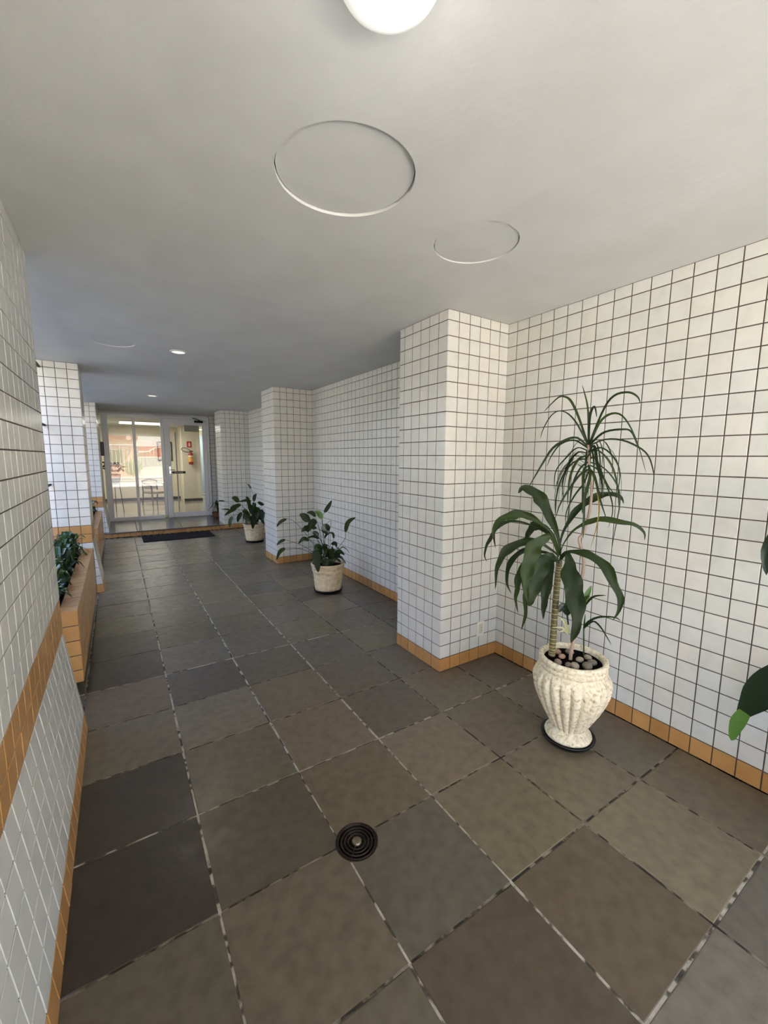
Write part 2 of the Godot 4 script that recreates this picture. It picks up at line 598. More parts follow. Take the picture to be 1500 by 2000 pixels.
# ------------------------------------------------------------------ floor
const SLAB := 0.4925
const DRAIN := Vector2(-1.232, 0.906)
const DRAIN_R := 0.093
const SLAB_X := [-3.2675, -2.775, -2.2825, -1.79, -1.2975, -0.805, -0.3125, 0.18, 0.615]
const TONES := {
	"3,2": Color(0.426, 0.378, 0.297), "4,2": Color(0.389, 0.360, 0.296), "5,2": Color(0.456, 0.410, 0.311), "6,2": Color(0.457, 0.415, 0.322),
	"2,2": Color(0.392, 0.353, 0.280), "2,1": Color(0.235, 0.195, 0.145), "3,1": Color(0.357, 0.326, 0.257), "4,1": Color(0.430, 0.377, 0.289), "5,1": Color(0.480, 0.429, 0.335), "6,1": Color(0.432, 0.387, 0.302),
	"2,0": Color(0.260, 0.220, 0.165), "3,0": Color(0.415, 0.384, 0.304), "4,0": Color(0.464, 0.411, 0.325), "5,0": Color(0.393, 0.360, 0.292), "6,0": Color(0.439, 0.398, 0.317),
	"2,-1": Color(0.443, 0.406, 0.324), "3,-1": Color(0.472, 0.434, 0.361), "4,-1": Color(0.456, 0.406, 0.326), "5,-1": Color(0.409, 0.372, 0.301),
	"2,-2": Color(0.438, 0.381, 0.302), "3,-2": Color(0.367, 0.340, 0.293), "4,-2": Color(0.405, 0.372, 0.308),
	"2,-3": Color(0.313, 0.287, 0.240), "3,-3": Color(0.436, 0.408, 0.350), "2,-4": Color(0.334, 0.305, 0.254),
	"4,3": Color(0.350, 0.300, 0.225), "5,3": Color(0.391, 0.338, 0.251), "6,3": Color(0.492, 0.446, 0.342), "3,3": Color(0.409, 0.369, 0.292), "7,3": Color(0.435, 0.394, 0.304)}

func slab_face(st: SurfaceTool, ps: Array, out: Vector3, ang: float, off: Vector2) -> void:
	var a: Vector3 = ps[0]
	var b: Vector3 = ps[1]
	var c: Vector3 = ps[2]
	if (a - c).cross(a - b).dot(out) < 0.0:
		ps = [c, b, a]
	for v in ps:
		st.set_uv(Vector2(v.x, v.z).rotated(ang) * 1.35 + off)
		st.add_vertex(v)

func slab_mesh(sx: float, sz: float, sd: int, cut := Vector3.ZERO) -> ArrayMesh:
	var r := RandomNumberGenerator.new()
	r.seed = sd
	var st := st_new()
	var off := Vector2(r.randf(), r.randf())
	var ang := r.randf() * TAU
	var per := []
	var cs := [Vector2(-sx, -sz) * 0.5, Vector2(sx, -sz) * 0.5, Vector2(sx, sz) * 0.5, Vector2(-sx, sz) * 0.5]
	for i in 4:
		var a: Vector2 = cs[i]
		var b: Vector2 = cs[(i + 1) % 4]
		for k in 4:
			var q := a.lerp(b, (k + (0.0 if k == 0 else r.randf_range(-0.25, 0.25))) / 4.0)
			per.append(q * (1.0 - r.randf() * r.randf() * 0.020))
	var y0 := r.randf_range(-0.0012, 0.0006)
	if cut.z > 0.0:
		# a slab notched around the drain; cut holds the drain's centre and radius
		y0 = -0.0004
		var disc := PackedVector2Array()
		for k in 48:
			disc.append(Vector2(cut.x + cos(TAU * k / 48.0) * cut.z, cut.y + sin(TAU * k / 48.0) * cut.z))
		for poly in Geometry2D.clip_polygons(PackedVector2Array(per), disc):
			var tris := Geometry2D.triangulate_polygon(poly)
			for k in tris.size() / 3:
				var t3 := []
				for q in 3:
					var c2: Vector2 = poly[tris[k * 3 + q]]
					t3.append(Vector3(c2.x, y0, c2.y))
				slab_face(st, t3, Vector3.UP, ang, off)
			for k in poly.size():
				var a2: Vector2 = poly[k]
				var b2: Vector2 = poly[(k + 1) % poly.size()]
				var o2 := Vector3(b2.y - a2.y, 0, a2.x - b2.x)
				slab_face(st, [Vector3(a2.x, y0, a2.y), Vector3(b2.x, y0, b2.y), Vector3(b2.x, -0.031, b2.y)], o2, ang, off)
				slab_face(st, [Vector3(a2.x, y0, a2.y), Vector3(b2.x, -0.031, b2.y), Vector3(a2.x, -0.031, a2.y)], o2, ang, off)
		return done(st)
	var rings := [[], [], []]
	for q in per:
		var inn: Vector2 = q - q.normalized() * r.randf_range(0.003, 0.006)
		rings[0].append(Vector3(inn.x, y0, inn.y))
		rings[1].append(Vector3(q.x, y0 - 0.0025, q.y))
		rings[2].append(Vector3(q.x, -0.031, q.y))
	var n := per.size()
	for i in n:
		var j := (i + 1) % n
		slab_face(st, [Vector3(0, y0, 0), rings[0][i], rings[0][j]], Vector3.UP, ang, off)
		var o := Vector3(per[i].x + per[j].x, 0, per[i].y + per[j].y).normalized()
		slab_face(st, [rings[0][i], rings[0][j], rings[1][j]], o + Vector3.UP, ang, off)
		slab_face(st, [rings[0][i], rings[1][j], rings[1][i]], o + Vector3.UP, ang, off)
		slab_face(st, [rings[1][i], rings[1][j], rings[2][j]], o, ang, off)
		slab_face(st, [rings[1][i], rings[2][j], rings[2][i]], o, ang, off)
	return done(st)

func build_floor() -> void:
	var base := struct("floor", box(Vector3(-3.3, -0.25, -7.55), Vector3(0.83, -0.030, 4.4)), mat.joint_dark, "worn grey slate slab floor with pale mortar joints along the passage", "floor")
	var zs := []
	for k in range(-18, 13):
		zs.append(0.89 + (k - 1) * SLAB + SLAB)
	zs = []
	for k in range(-17, 9):
		zs.append(0.89 + k * SLAB)
	var r := RandomNumberGenerator.new()
	r.seed = 99
	for i in SLAB_X.size() - 1:
		for j in zs.size() - 1:
			var x0: float = SLAB_X[i]
			var x1: float = SLAB_X[i + 1]
			var z0: float = maxf(zs[j], -7.55)
			var z1: float = minf(zs[j + 1], 4.39)
			var row: int = j - 17 + 2
			var key := "%d,%d" % [i, row]
			var g := r.randf_range(0.37, 0.46)
			var c := Color(g * r.randf_range(1.02, 1.05), g * 0.955, g * r.randf_range(0.74, 0.83))
			if TONES.has(key):
				c = TONES[key]
			var mid := Vector2((x0 + x1) * 0.5, (z0 + z1) * 0.5)
			var cut := Vector3(DRAIN.x - mid.x, DRAIN.y - mid.y, DRAIN_R) if i in [3, 4] and row in [1, 2] else Vector3.ZERO
			var o := put("slab", slab_mesh(x1 - x0 - 0.006, z1 - z0 - 0.006, 1000 + i * 57 + j, cut), slate_mat(c), base, Vector3((x0 + x1) * 0.5, 0, (z0 + z1) * 0.5))
			o.rotation = Vector3(r.randf_range(-0.0012, 0.0012), 0, r.randf_range(-0.0012, 0.0012))
	# mortar laid in the joints, stopping at the drain
	for i in range(1, SLAB_X.size() - 1):
		var x: float = SLAB_X[i]
		var m: Material = mat.joint_light if i in [3, 4, 5] else mat.joint_dark
		var reach := DRAIN_R * DRAIN_R - (x - DRAIN.x) * (x - DRAIN.x)
		var spans := [[-7.55, 4.39]] if reach <= 0.0 else [[-7.55, DRAIN.y - sqrt(reach) - 0.002], [DRAIN.y + sqrt(reach) + 0.002, 4.39]]
		for s in spans:
			put("mortar_line", box(Vector3(x - 0.006, -0.031, s[0]), Vector3(x + 0.006, -0.0022, s[1])), m, base)
	for j in range(1, zs.size() - 1):
		var z: float = zs[j]
		var reach := DRAIN_R * DRAIN_R - (z - DRAIN.y) * (z - DRAIN.y)
		var spans := [[-3.26, 0.61]] if reach <= 0.0 else [[-3.26, DRAIN.x - sqrt(reach) - 0.002], [DRAIN.x + sqrt(reach) + 0.002, 0.61]]
		for s in spans:
			put("mortar_line", box(Vector3(s[0], -0.0305, z - 0.005), Vector3(s[1], -0.0024, z + 0.005)), mat.joint_dark if j % 3 != 1 else mat.joint_light, base)

# ------------------------------------------------------------------ ceiling
const DISCS := [[-1.222, 0.815, 0.256, 0.011], [-0.472, 0.728, 0.202, 0.005], [-1.952, -2.352, 0.165, 0.006]]

func ring_cell(st: SurfaceTool, x0: float, x1: float, z0: float, z1: float, d: Array) -> void:
	var c := Vector2(d[0], d[1])
	var angs := []
	for k in 64:
		angs.append(TAU * k / 64.0 - PI)
	for q in [Vector2(x0, z0), Vector2(x1, z0), Vector2(x1, z1), Vector2(x0, z1)]:
		angs.append((q - c).angle())
	angs.sort()
	var inner := []
	var outer := []
	for a in angs:
		var dir := Vector2(cos(a), sin(a))
		inner.append(c + dir * d[2])
		var tx := 1e9
		var tz := 1e9
		if absf(dir.x) > 1e-6:
			tx = ((x1 if dir.x > 0 else x0) - c.x) / dir.x
		if absf(dir.y) > 1e-6:
			tz = ((z1 if dir.y > 0 else z0) - c.y) / dir.y
		outer.append(c + dir * minf(tx, tz))
	for i in angs.size():
		var j := (i + 1) % angs.size()
		var a := Vector3(inner[i].x, H, inner[i].y)
		var b := Vector3(inner[j].x, H, inner[j].y)
		face(st, [a, b, Vector3(outer[j].x, H, outer[j].y), Vector3(outer[i].x, H, outer[i].y)], Vector3.DOWN)
		if (a - b).length() > 1e-4:
			var up := Vector3(0, 0.03, 0)
			face(st, [a, b, b + up, a + up], Vector3(c.x - a.x, 0, c.y - a.z))

func soffit(st: SurfaceTool, x0: float, x1: float, z0: float, z1: float) -> void:
	face(st, [Vector3(x0, H, z0), Vector3(x1, H, z0), Vector3(x1, H, z1), Vector3(x0, H, z1)], Vector3.DOWN)

func build_ceiling() -> void:
	var st := st_new()
	var xa := -3.0
	var xb := 1.6
	soffit(st, xa, xb, 1.1, 4.4)
	soffit(st, xa, -1.5, 0.5, 1.1)
	ring_cell(st, -1.5, -0.94, 0.5, 1.1, DISCS[0])
	soffit(st, -0.94, -0.7, 0.5, 1.1)
	ring_cell(st, -0.7, -0.24, 0.5, 1.1, DISCS[1])
	soffit(st, -0.24, xb, 0.5, 1.1)
	soffit(st, xa, xb, -2.1, 0.5)
	soffit(st, xa, -2.2, -2.6, -2.1)
	ring_cell(st, -2.2, -1.7, -2.6, -2.1, DISCS[2])
	soffit(st, -1.7, xb, -2.6, -2.1)
	soffit(st, xa, xb, -16.2, -2.6)
	add_box(st, Vector3(xa, H + 0.028, -16.2), Vector3(xb, H + 0.35, 4.4))
	for e in [[Vector3(xa, H, 4.4), Vector3(xb, H, 4.4), Vector3.BACK], [Vector3(xa, H, -16.2), Vector3(xa, H, 4.4), Vector3.LEFT], [Vector3(xb, H, -16.2), Vector3(xb, H, 4.4), Vector3.RIGHT]]:
		var up := Vector3(0, 0.03, 0)
		face(st, [e[0], e[1], e[1] + up, e[0] + up], e[2])
	var o := struct("ceiling", done(st), mat.ceiling, "white painted plaster ceiling with round patched openings", "ceiling")
	for d in DISCS:
		var r: float = d[2] - 0.0042
		var y: float = H + d[3]
		var s2 := st_new()
		var ps := []
		for k in 64:
			ps.append(Vector3(d[0] + cos(TAU * k / 64.0) * r, y, d[1] + sin(TAU * k / 64.0) * r))
		face(s2, ps, Vector3.DOWN)
		for k in 64:
			var a: Vector3 = ps[k]
			var b: Vector3 = ps[(k + 1) % 64]
			face(s2, [a, b, b + Vector3(0, 0.012, 0), a + Vector3(0, 0.012, 0)], Vector3(a.x - d[0], 0, a.z - d[1]))
		put("plaster_disc", done(s2), mat.ceiling, o)

# ------------------------------------------------------------------ the side with the urn
func wall_side(label: String, z0: float, z1: float, phase: float) -> void:
	var o := struct("wall_right", box(Vector3(RX + 0.003, 0, z0), Vector3(RX + 0.22, H, z1)), mat.grout, label, "wall")
	var us := breaks(0.0, z1 - z0, phase - z0 - floorf((phase - z0) / P) * P)
	tiles(Vector3(RX, 0, z0), Vector3.UP, Vector3.LEFT, us, rows_up(P, H), mat.white, "tile")
	tiles(Vector3(RX - 0.002, 0, z0), Vector3.UP, Vector3.LEFT, us, [0.0, P], mat.amber, "amber_tile")
	flush(o)

func pillar_side(label: String, z0: float, depth: float) -> Node3D:
	var o := struct("pillar", box(Vector3(0.003, 0, z0 - depth + 0.003), Vector3(RX + 0.02, H, z0 - 0.003)), mat.grout, label, "pillar")
	var ur := breaks(0.0, RX, 0.0)
	var ul := breaks(0.0, depth, depth - floorf(depth / P) * P)
	for part in [[rows_up(P, H), mat.white, "tile", 0.0], [[0.0, P], mat.amber, "amber_tile", 0.002]]:
		var e: float = part[3]
		tiles(Vector3(0, 0, z0 + e), Vector3.UP, Vector3.BACK, ur, part[0], part[1], part[2])
		tiles(Vector3(-e, 0, z0 - depth), Vector3.UP, Vector3.LEFT, ul, part[0], part[1], part[2])
		tiles(Vector3(RX, 0, z0 - depth - e), Vector3.UP, Vector3.FORWARD, ur, part[0], part[1], part[2])
	flush(o)
	return o

func build_right_side() -> void:
	wall_side("white tiled wall with amber skirting behind the urn of tall leaves", -0.30, 4.4, 1.0186)
	wall_side("shaded white tiled wall with amber skirting between the first two pillars", -4.10, -0.30, -0.585)
	wall_side("white tiled wall in the last bay before the entrance step", -9.5, -4.10, -4.43)
	pillar_side("white tiled pillar beside the urn, with a power outlet near its foot", 0.0, 0.585)
	pillar_side("white tiled pillar between the two potted lilies", -3.85, 0.585)
	pillar_side("white tiled pillar standing at the entrance step", -7.57, 0.585)

# ------------------------------------------------------------------ the side with the planters
func prism(X: float, xback: float, z0: float, z1: float) -> ArrayMesh:
	var st := st_new()
	var pr := [Vector2(X + 0.074, 0), Vector2(X + 0.062, P), Vector2(X - 0.003, 0.624), Vector2(X - 0.003, H), Vector2(xback, H), Vector2(xback, 0)]
	for i in pr.size():
		var a: Vector2 = pr[i]
		var b: Vector2 = pr[(i + 1) % pr.size()]
		var out := Vector3(b.y - a.y, -(b.x - a.x), 0)
		face(st, [Vector3(a.x, a.y, z0), Vector3(b.x, b.y, z0), Vector3(b.x, b.y, z1), Vector3(a.x, a.y, z1)], out)
	for z in [z0, z1]:
		var ps := []
		for q in pr:
			ps.append(Vector3(q.x, q.y, z))
		# two convex halves
		face(st, [ps[0], ps[1], ps[2], Vector3(pr[2].x, 0, z)], Vector3(0, 0, 1 if z == z1 else -1))
		face(st, [Vector3(pr[2].x, 0, z), ps[3], ps[4], ps[5]], Vector3(0, 0, 1 if z == z1 else -1))
	return done(st)

# a trapezoid tile closing a row of a pillar face up to the flared edge
func wedge(x0: float, xl: float, xh: float, y0: float, y1: float, z: float) -> ArrayMesh:
	var st := st_new()
	var g := GAP * 0.5
	var ps := [Vector3(x0 + g, y0 + g, z), Vector3(xl - g, y0 + g, z), Vector3(xh - g, y1 - g, z), Vector3(x0 + g, y1 - g, z)]
	face(st, ps, Vector3.BACK)
	for i in 4:
		var a: Vector3 = ps[i]
		var b: Vector3 = ps[(i + 1) % 4]
		face(st, [a, b, b - Vector3(0, 0, 0.006), a - Vector3(0, 0, 0.006)], Vector3(b.y - a.y, a.x - b.x, 0))
	return done(st)

func flare(X: float, y: float) -> float:
	return X + (0.077 - 0.012 * y / P if y <= P else 0.065 * (0.624 - y) / 0.52)

func flared(n: String, label: String, cat: String, X: float, xback: float, z0: float, z1: float, phase: float) -> Node3D:
	var o := struct(n, prism(X, xback, z0 + 0.003, z1 - 0.003), mat.grout, label, cat)
	# face along the passage: u runs towards -z from z1
	var us := breaks(0.0, z1 - z0, (z1 - phase) - floorf((z1 - phase) / P) * P)
	tiles(Vector3(X, 0, z1), Vector3.UP, Vector3.RIGHT, us, rows_up(0.832, H), mat.white, "tile")
	tiles(Vector3(X, 0, z1), Vector3.UP, Vector3.RIGHT, us, [0.624, 0.728, 0.832], mat.amber, "amber_tile")
	var v := Vector3(-0.065, 0.52, 0)
	var L := v.length()
	v = v.normalized()
	var vs := []
	for k in 6:
		vs.append(L * k / 5.0)
	tiles(Vector3(X + 0.065, P, z1), v, Vector3(v.y, -v.x, 0), us, vs, mat.white, "tile")
	var v2 := Vector3(-0.012, P, 0).normalized()
	tiles(Vector3(X + 0.077, 0, z1), v2, Vector3(v2.y, -v2.x, 0), us, [0.0, P], mat.amber, "amber_tile")
	# ends
	var w := X - xback
	for e in [[Vector3(xback, 0, z1), Vector3.BACK], [Vector3(X, 0, z0), Vector3.FORWARD]]:
		var uu := breaks(0.0, w, w - floorf(w / P) * P if e[1] == Vector3.BACK else 0.0)
		tiles(e[0], Vector3.UP, e[1], uu, rows_up(0.832, H), mat.white, "tile")
		tiles(e[0], Vector3.UP, e[1], uu, [0.624, 0.728, 0.832], mat.amber, "amber_tile")
		tiles(e[0], Vector3.UP, e[1], uu, rows_up(P, 0.624), mat.white, "tile")
		tiles(e[0], Vector3.UP, e[1], uu, [0.0, P], mat.amber, "amber_tile")
	flush(o)
	for k in 6:
		var y0 := P * k
		put("amber_tile" if k == 0 else "tile", wedge(X, flare(X, y0), maxf(flare(X, y0 + P), X + 0.006), y0, y0 + P, z1), mat.amber[0] if k == 0 else mat.white[k % 4], o)
	return o

func build_left_side() -> void:
	flared("wall_left", "white tiled wall with a flared foot and an amber band, close beside the camera", "wall", LX, -2.93, -0.63, 2.45, 0.06)
	flared("pillar", "brightly lit white tiled pillar with an amber band behind the first planter", "pillar", -2.297, -2.93, -4.21, -3.63, -3.63)
	flared("pillar", "narrow bluish white tiled pillar with amber band behind the second planter", "pillar", -2.275, -2.93, -9.4, -7.67, -7.67)
	flared("pillar", "white tiled pillar behind the camera at the open end", "pillar", LX, -2.93, 4.1, 4.4, 4.4)
	# iron grilles in the openings
	for g in [[-3.63, -0.63, "black iron grille of thin bars in the opening above the first planter"], [-7.67, -4.21, "black iron grille of thin bars in the opening above the second planter"]]:
		var t := thing("window_grille", g[2], "grille", Vector3(-2.64, 0, 0))
		for y in [0.68, 1.32, 1.975, 2.60]:
			put("rail", box(Vector3(-0.010, y - 0.010, g[0]), Vector3(0.010, y + 0.010, g[1])), mat.iron, t)
		var z: float = g[0] + 0.25
		while z < g[1] - 0.1:
			put("bar", box(Vector3(-0.008, 0.02, z - 0.008), Vector3(0.008, 2.655, z + 0.008)), mat.iron, t)
			z += 0.25

# ------------------------------------------------------------------ entrance
const ST := 0.104         # height of the step
const DZ := -9.3          # plane of the doors

func build_entrance() -> void:
	var base := struct("platform_floor", box(Vector3(-2.5, -0.2, -9.5), Vector3(0.62, ST - 0.008, -7.585)), mat.joint_dark, "raised slate entrance step with an amber tiled riser before the glass doors", "step")
	tiles(Vector3(-2.30, 0, -7.578), Vector3.UP, Vector3.BACK, breaks(0.0, 2.31, 0.03), [0.0, ST - 0.022], mat.amber, "amber_tile")
	flush(base)
	var xs := [-2.29, -1.72, -0.86, -0.001]
	for i in 3:
		for k in 2:
			var z0 := -7.555 - k * 0.87
			var z1 := z0 - 0.87
			put("slab", box(Vector3(xs[i] + 0.003, ST - 0.022, z1 + 0.003), Vector3(xs[i + 1] - 0.003, ST, z0 - 0.003), 0.004), mat.step_slate, base)
	# tiled return beside the doors and head above them
	var w := struct("wall_back", box(Vector3(0.06, ST, DZ - 0.2), Vector3(0.83, H, DZ - 0.003)), mat.grout, "shaded strip of white tiles beside the glass doors", "wall")
	tiles(Vector3(0.06, 0, DZ), Vector3.UP, Vector3.BACK, breaks(0.0, RX - 0.06, 0.02), rows_up(2.0 * P, H), mat.white, "tile")
	tiles(Vector3(0.06, 0, DZ), Vector3.UP, Vector3.BACK, breaks(0.0, RX - 0.06, 0.02), [P, 2.0 * P], mat.amber, "amber_tile")
	flush(w)
	struct("wall_back", box(Vector3(-2.5, 2.625, DZ - 0.2), Vector3(0.07, H, DZ - 0.02)), mat.ceiling, "narrow plaster strip above the glass doors", "wall")
	# fixed glazing
	var f := struct("window_1", box(Vector3(-2.235, ST, DZ - 0.05), Vector3(-2.115, 2.625, DZ + 0.03), 0.006), mat.alu, "fixed two-pane glazing in a white metal frame left of the door", "window")
	for b in [[Vector3(-1.635, 0.19, -0.035), Vector3(-1.575, 2.545, 0.02)], [Vector3(-1.045, 0.19, -0.05), Vector3(-0.985, 2.625, 0.03)], [Vector3(-2.115, 2.545, -0.05), Vector3(-1.045, 2.625, 0.03)], [Vector3(-2.115, ST, -0.05), Vector3(-1.045, 0.19, 0.03)]]:
		put("frame_bar", box(b[0] + Vector3(0, 0, DZ), b[1] + Vector3(0, 0, DZ), 0.005), mat.alu, f)
	for x in [[-2.115, -1.635], [-1.575, -1.045]]:
		put("pane", box(Vector3(x[0], 0.19, DZ - 0.011), Vector3(x[1], 2.545, DZ - 0.005)), mat.glass, f)
	# hinged leaf
	var d := struct("door_1", box(Vector3(-0.985, 2.565, DZ - 0.05), Vector3(0.06, 2.625, DZ + 0.03), 0.005), mat.alu, "white metal glass door with a lever handle", "door")
	put("jamb", box(Vector3(0.005, ST, DZ - 0.05), Vector3(0.06, 2.565, DZ + 0.03), 0.005), mat.alu, d)
	for b in [[Vector3(-0.98, 0.115, -0.03), Vector3(-0.85, 2.56, 0.022)], [Vector3(-0.10, 0.115, -0.03), Vector3(0.0, 2.56, 0.022)], [Vector3(-0.85, 2.425, -0.03), Vector3(-0.10, 2.56, 0.022)], [Vector3(-0.85, 0.115, -0.03), Vector3(-0.10, 0.235, 0.022)]]:
		put("leaf_frame", box(b[0] + Vector3(0, 0, DZ), b[1] + Vector3(0, 0, DZ), 0.006), mat.alu, d)
	put("pane", box(Vector3(-0.85, 0.235, DZ - 0.008), Vector3(-0.10, 2.425, DZ - 0.002)), mat.glass, d)
	var hx := -0.885
	put("handle_plate", box(Vector3(hx - 0.022, 1.17, DZ + 0.022), Vector3(hx + 0.022, 1.40, DZ + 0.03), 0.004), mat.steel, d)
	var hd := put("handle", tube(PackedVector3Array([Vector3(hx, 1.31, DZ + 0.03), Vector3(hx, 1.31, DZ + 0.07), Vector3(hx + 0.02, 1.31, DZ + 0.085), Vector3(hx + 0.10, 1.305, DZ + 0.085)]), 0.012, 0.010), mat.steel, d)
	put("knob", lathe([Vector2(0, 0.02), Vector2(0.012, 0.018), Vector2(0.018, 0.008), Vector2(0.018, 0.0), Vector2(0.0, 0.0)], 16), mat.steel, d, Vector3(hx, 1.20, DZ + 0.03)).rotation.x = PI / 2
	var pl := put("push_plate", box(Vector3(-0.845, 1.215, DZ - 0.001), Vector3(-0.535, 1.275, DZ + 0.006), 0.002), mat.black, d)
	var tm := TextMesh.new()
	tm.text = "EMPURRE"
	tm.font_size = 16
	tm.pixel_size = 0.0026
	tm.depth = 0.001
	var tx := put("lettering", tm, mat.plastic, pl, Vector3(-0.69, 1.245, DZ + 0.0065))
	tx.set_meta("label", "pale lettering on the push plate")
	# closer
	var cl := put("door_closer", box(Vector3(-0.28, 2.49, DZ + 0.022), Vector3(-0.08, 2.545, DZ + 0.075), 0.008), mat.iron, d)
	put("closer_arm", tube(PackedVector3Array([Vector3(-0.15, 2.55, DZ + 0.05), Vector3(-0.27, 2.585, DZ + 0.11), Vector3(-0.32, 2.60, DZ + 0.04)]), 0.010, 0.010, 6), mat.iron, cl)
	hd.set_meta("label", "steel lever handle")

func build_lobby() -> void:
	struct("floor", box(Vector3(-2.6, -0.2, -16.2), Vector3(1.6, ST, -9.5)), mat.lobby_floor, "polished beige floor inside the lobby", "floor")
	struct("wall_left", box(Vector3(-2.75, ST, -16.2), Vector3(-2.45, H, -9.4)), mat.paint, "cream painted side wall inside the lobby", "wall")
	struct("wall_right", box(Vector3(1.35, ST, -16.2), Vector3(1.6, H, -9.5)), mat.paint, "cream painted wall deep in the lobby passage", "wall")
	struct("wall_right", box(Vector3(0.83, ST, -9.7), Vector3(1.6, H, -9.3)), mat.paint)
	var bw := struct("wall_back", box(Vector3(-2.5, ST, -14.75), Vector3(-0.09, H, -14.5)), mat.paint, "cream painted wall behind the chair in the lobby", "wall")
	put("skirting", box(Vector3(-2.45, ST, -14.5), Vector3(-0.09, ST + 0.09, -14.485)), mat.skirting, bw)
	var col := struct("pillar", box(Vector3(-0.09, ST, -14.75), Vector3(0.485, H, -13.42)), mat.paint, "cream pillar in the lobby carrying the fire extinguisher", "pillar")
	put("skirting", box(Vector3(-0.095, ST, -13.42), Vector3(0.49, ST + 0.09, -13.405)), mat.skirting, col)
	struct("wall_back", box(Vector3(0.4, ST, -16.2), Vector3(1.4, H, -15.6)), mat.paint, "end wall of the lobby passage", "wall")
	var fd := struct("door_2", box(Vector3(0.60, ST, -15.6), Vector3(1.12, 2.48, -15.56), 0.004), mat.frosted, "pale blue frosted door at the end of the lobby passage", "door")
	put("rail", box(Vector3(0.60, 0.13, -15.56), Vector3(1.12, 0.17, -15.545)), mat.alu, fd)
	struct("beam", box(Vector3(-0.17, 2.42, -12.2), Vector3(0.24, H, -12.0)), mat.plaster_grey, "grey beam end under the lobby ceiling", "beam")
	var post := thing("metal_post", "slim white metal post standing inside the lobby door", "post", Vector3(-0.60, ST, -10.45))
	put("shaft", tube(line(Vector3(0, 0, 0), Vector3(0, 2.2, 0)), 0.018, 0.018, 12), mat.alu, post)
	put("base_plate", lathe([Vector2(0.05, 0), Vector2(0.05, 0.008), Vector2(0.02, 0.012), Vector2(0.0, 0.012)], 20), mat.alu, post)
	# fire extinguisher, its sign
	var ex := thing("fire_extinguisher", "red fire extinguisher with yellow label hanging on the lobby pillar", "extinguisher", Vector3(0.165, 1.37, -13.33))
	put("cylinder", lathe([Vector2(0, 0), Vector2(0.062, 0), Vector2(0.075, 0.02), Vector2(0.075, 0.34), Vector2(0.06, 0.385), Vector2(0.028, 0.41), Vector2(0.022, 0.44), Vector2(0, 0.44)], 24), mat.red, ex)
	put("label_band", lathe([Vector2(0.0765, 0.09), Vector2(0.0765, 0.24)], 24), mat.yellow, ex)
	put("label_band", lathe([Vector2(0.0765, 0.25), Vector2(0.0765, 0.31)], 24), mat.cream, ex)
	put("valve", box(Vector3(-0.03, 0.43, -0.02), Vector3(0.07, 0.47, 0.02), 0.006), mat.black, ex)
	var loop := PackedVector3Array()
	for k in 19:
		var a := TAU * k / 18.0
		loop.append(Vector3(-0.15 + cos(a) * 0.13, 0.49 + sin(a) * 0.065 - cos(a) * 0.03, 0.02))
	put("hose", tube(loop, 0.011, 0.011, 8), mat.black, ex)
	put("bracket", box(Vector3(-0.02, 0.30, -0.09), Vector3(0.02, 0.36, -0.07)), mat.black, ex)
	var sg := thing("extinguisher_sign", "small red square sign with a pale flame emblem above the extinguisher", "sign", Vector3(0.145, 2.055, -13.415))
	put("plate", box(Vector3(-0.075, -0.105, -0.004), Vector3(0.075, 0.105, 0.004), 0.002), mat.red_sign, sg)
	var fl := st_new()
	var em := []
	for q in [[-0.022, -0.07], [0.025, -0.07], [0.034, -0.02], [0.03, 0.03], [0.0, 0.075], [-0.03, 0.02], [-0.032, -0.03]]:
		em.append(Vector3(q[0], q[1], 0.0055))
	face(fl, em, Vector3.BACK)
	put("emblem", done(fl), mat.flame, sg)
	# picture, chair, plant on a stand
	var pc := thing("picture_frame", "dark framed picture on the lobby wall behind the door stile", "picture", Vector3(-0.52, 1.82, -14.49))
	put("frame", box(Vector3(-0.24, -0.34, 0), Vector3(0.24, 0.34, 0.03), 0.006), mat.wood_dark, pc)
	put("print", box(Vector3(-0.20, -0.30, 0.029), Vector3(0.20, 0.30, 0.033)), mat.fabric, pc)
	var ch := thing("lobby_chair", "dark wooden armchair with a beige seat seen through the fixed glass", "chair", Vector3(-1.02, ST, -12.75))
	ch.rotation.y = 0.5
	put("seat", box(Vector3(-0.24, 0.36, -0.24), Vector3(0.24, 0.46, 0.24), 0.03), mat.fabric, ch)
	put("backrest", box(Vector3(-0.20, 0.50, -0.27), Vector3(0.20, 0.74, -0.20), 0.03), mat.fabric, ch)
	for s in [-1.0, 1.0]:
		put("leg", tube(PackedVector3Array([Vector3(s * 0.24, 0, 0.24), Vector3(s * 0.235, 0.36, 0.22)]), 0.016, 0.022), mat.wood_dark, ch)
		put("leg", tube(PackedVector3Array([Vector3(s * 0.24, 0, -0.30), Vector3(s * 0.235, 0.40, -0.24), Vector3(s * 0.235, 0.76, -0.26)]), 0.016, 0.022), mat.wood_dark, ch)
		put("armrest", tube(spline(PackedVector3Array([Vector3(s * 0.235, 0.38, 0.22), Vector3(s * 0.25, 0.60, 0.22), Vector3(s * 0.25, 0.66, 0.10), Vector3(s * 0.24, 0.70, -0.24)]), 12), 0.02, 0.02), mat.wood_dark, ch)
	put("top_rail", tube(spline(PackedVector3Array([Vector3(-0.235, 0.76, -0.26), Vector3(0, 0.80, -0.29), Vector3(0.235, 0.76, -0.26)]), 10), 0.024, 0.024), mat.wood_dark, ch)
	var sp := thing("stand_plant", "leafy plant in a black pot on a metal stand inside the lobby", "plant", Vector3(-2.06, ST, -11.0))
	put("pot", lathe([Vector2(0, 0.80), Vector2(0.10, 0.80), Vector2(0.14, 0.98), Vector2(0.145, 1.06), Vector2(0.13, 1.06), Vector2(0.12, 1.02), Vector2(0, 1.02)], 24), mat.black, sp)
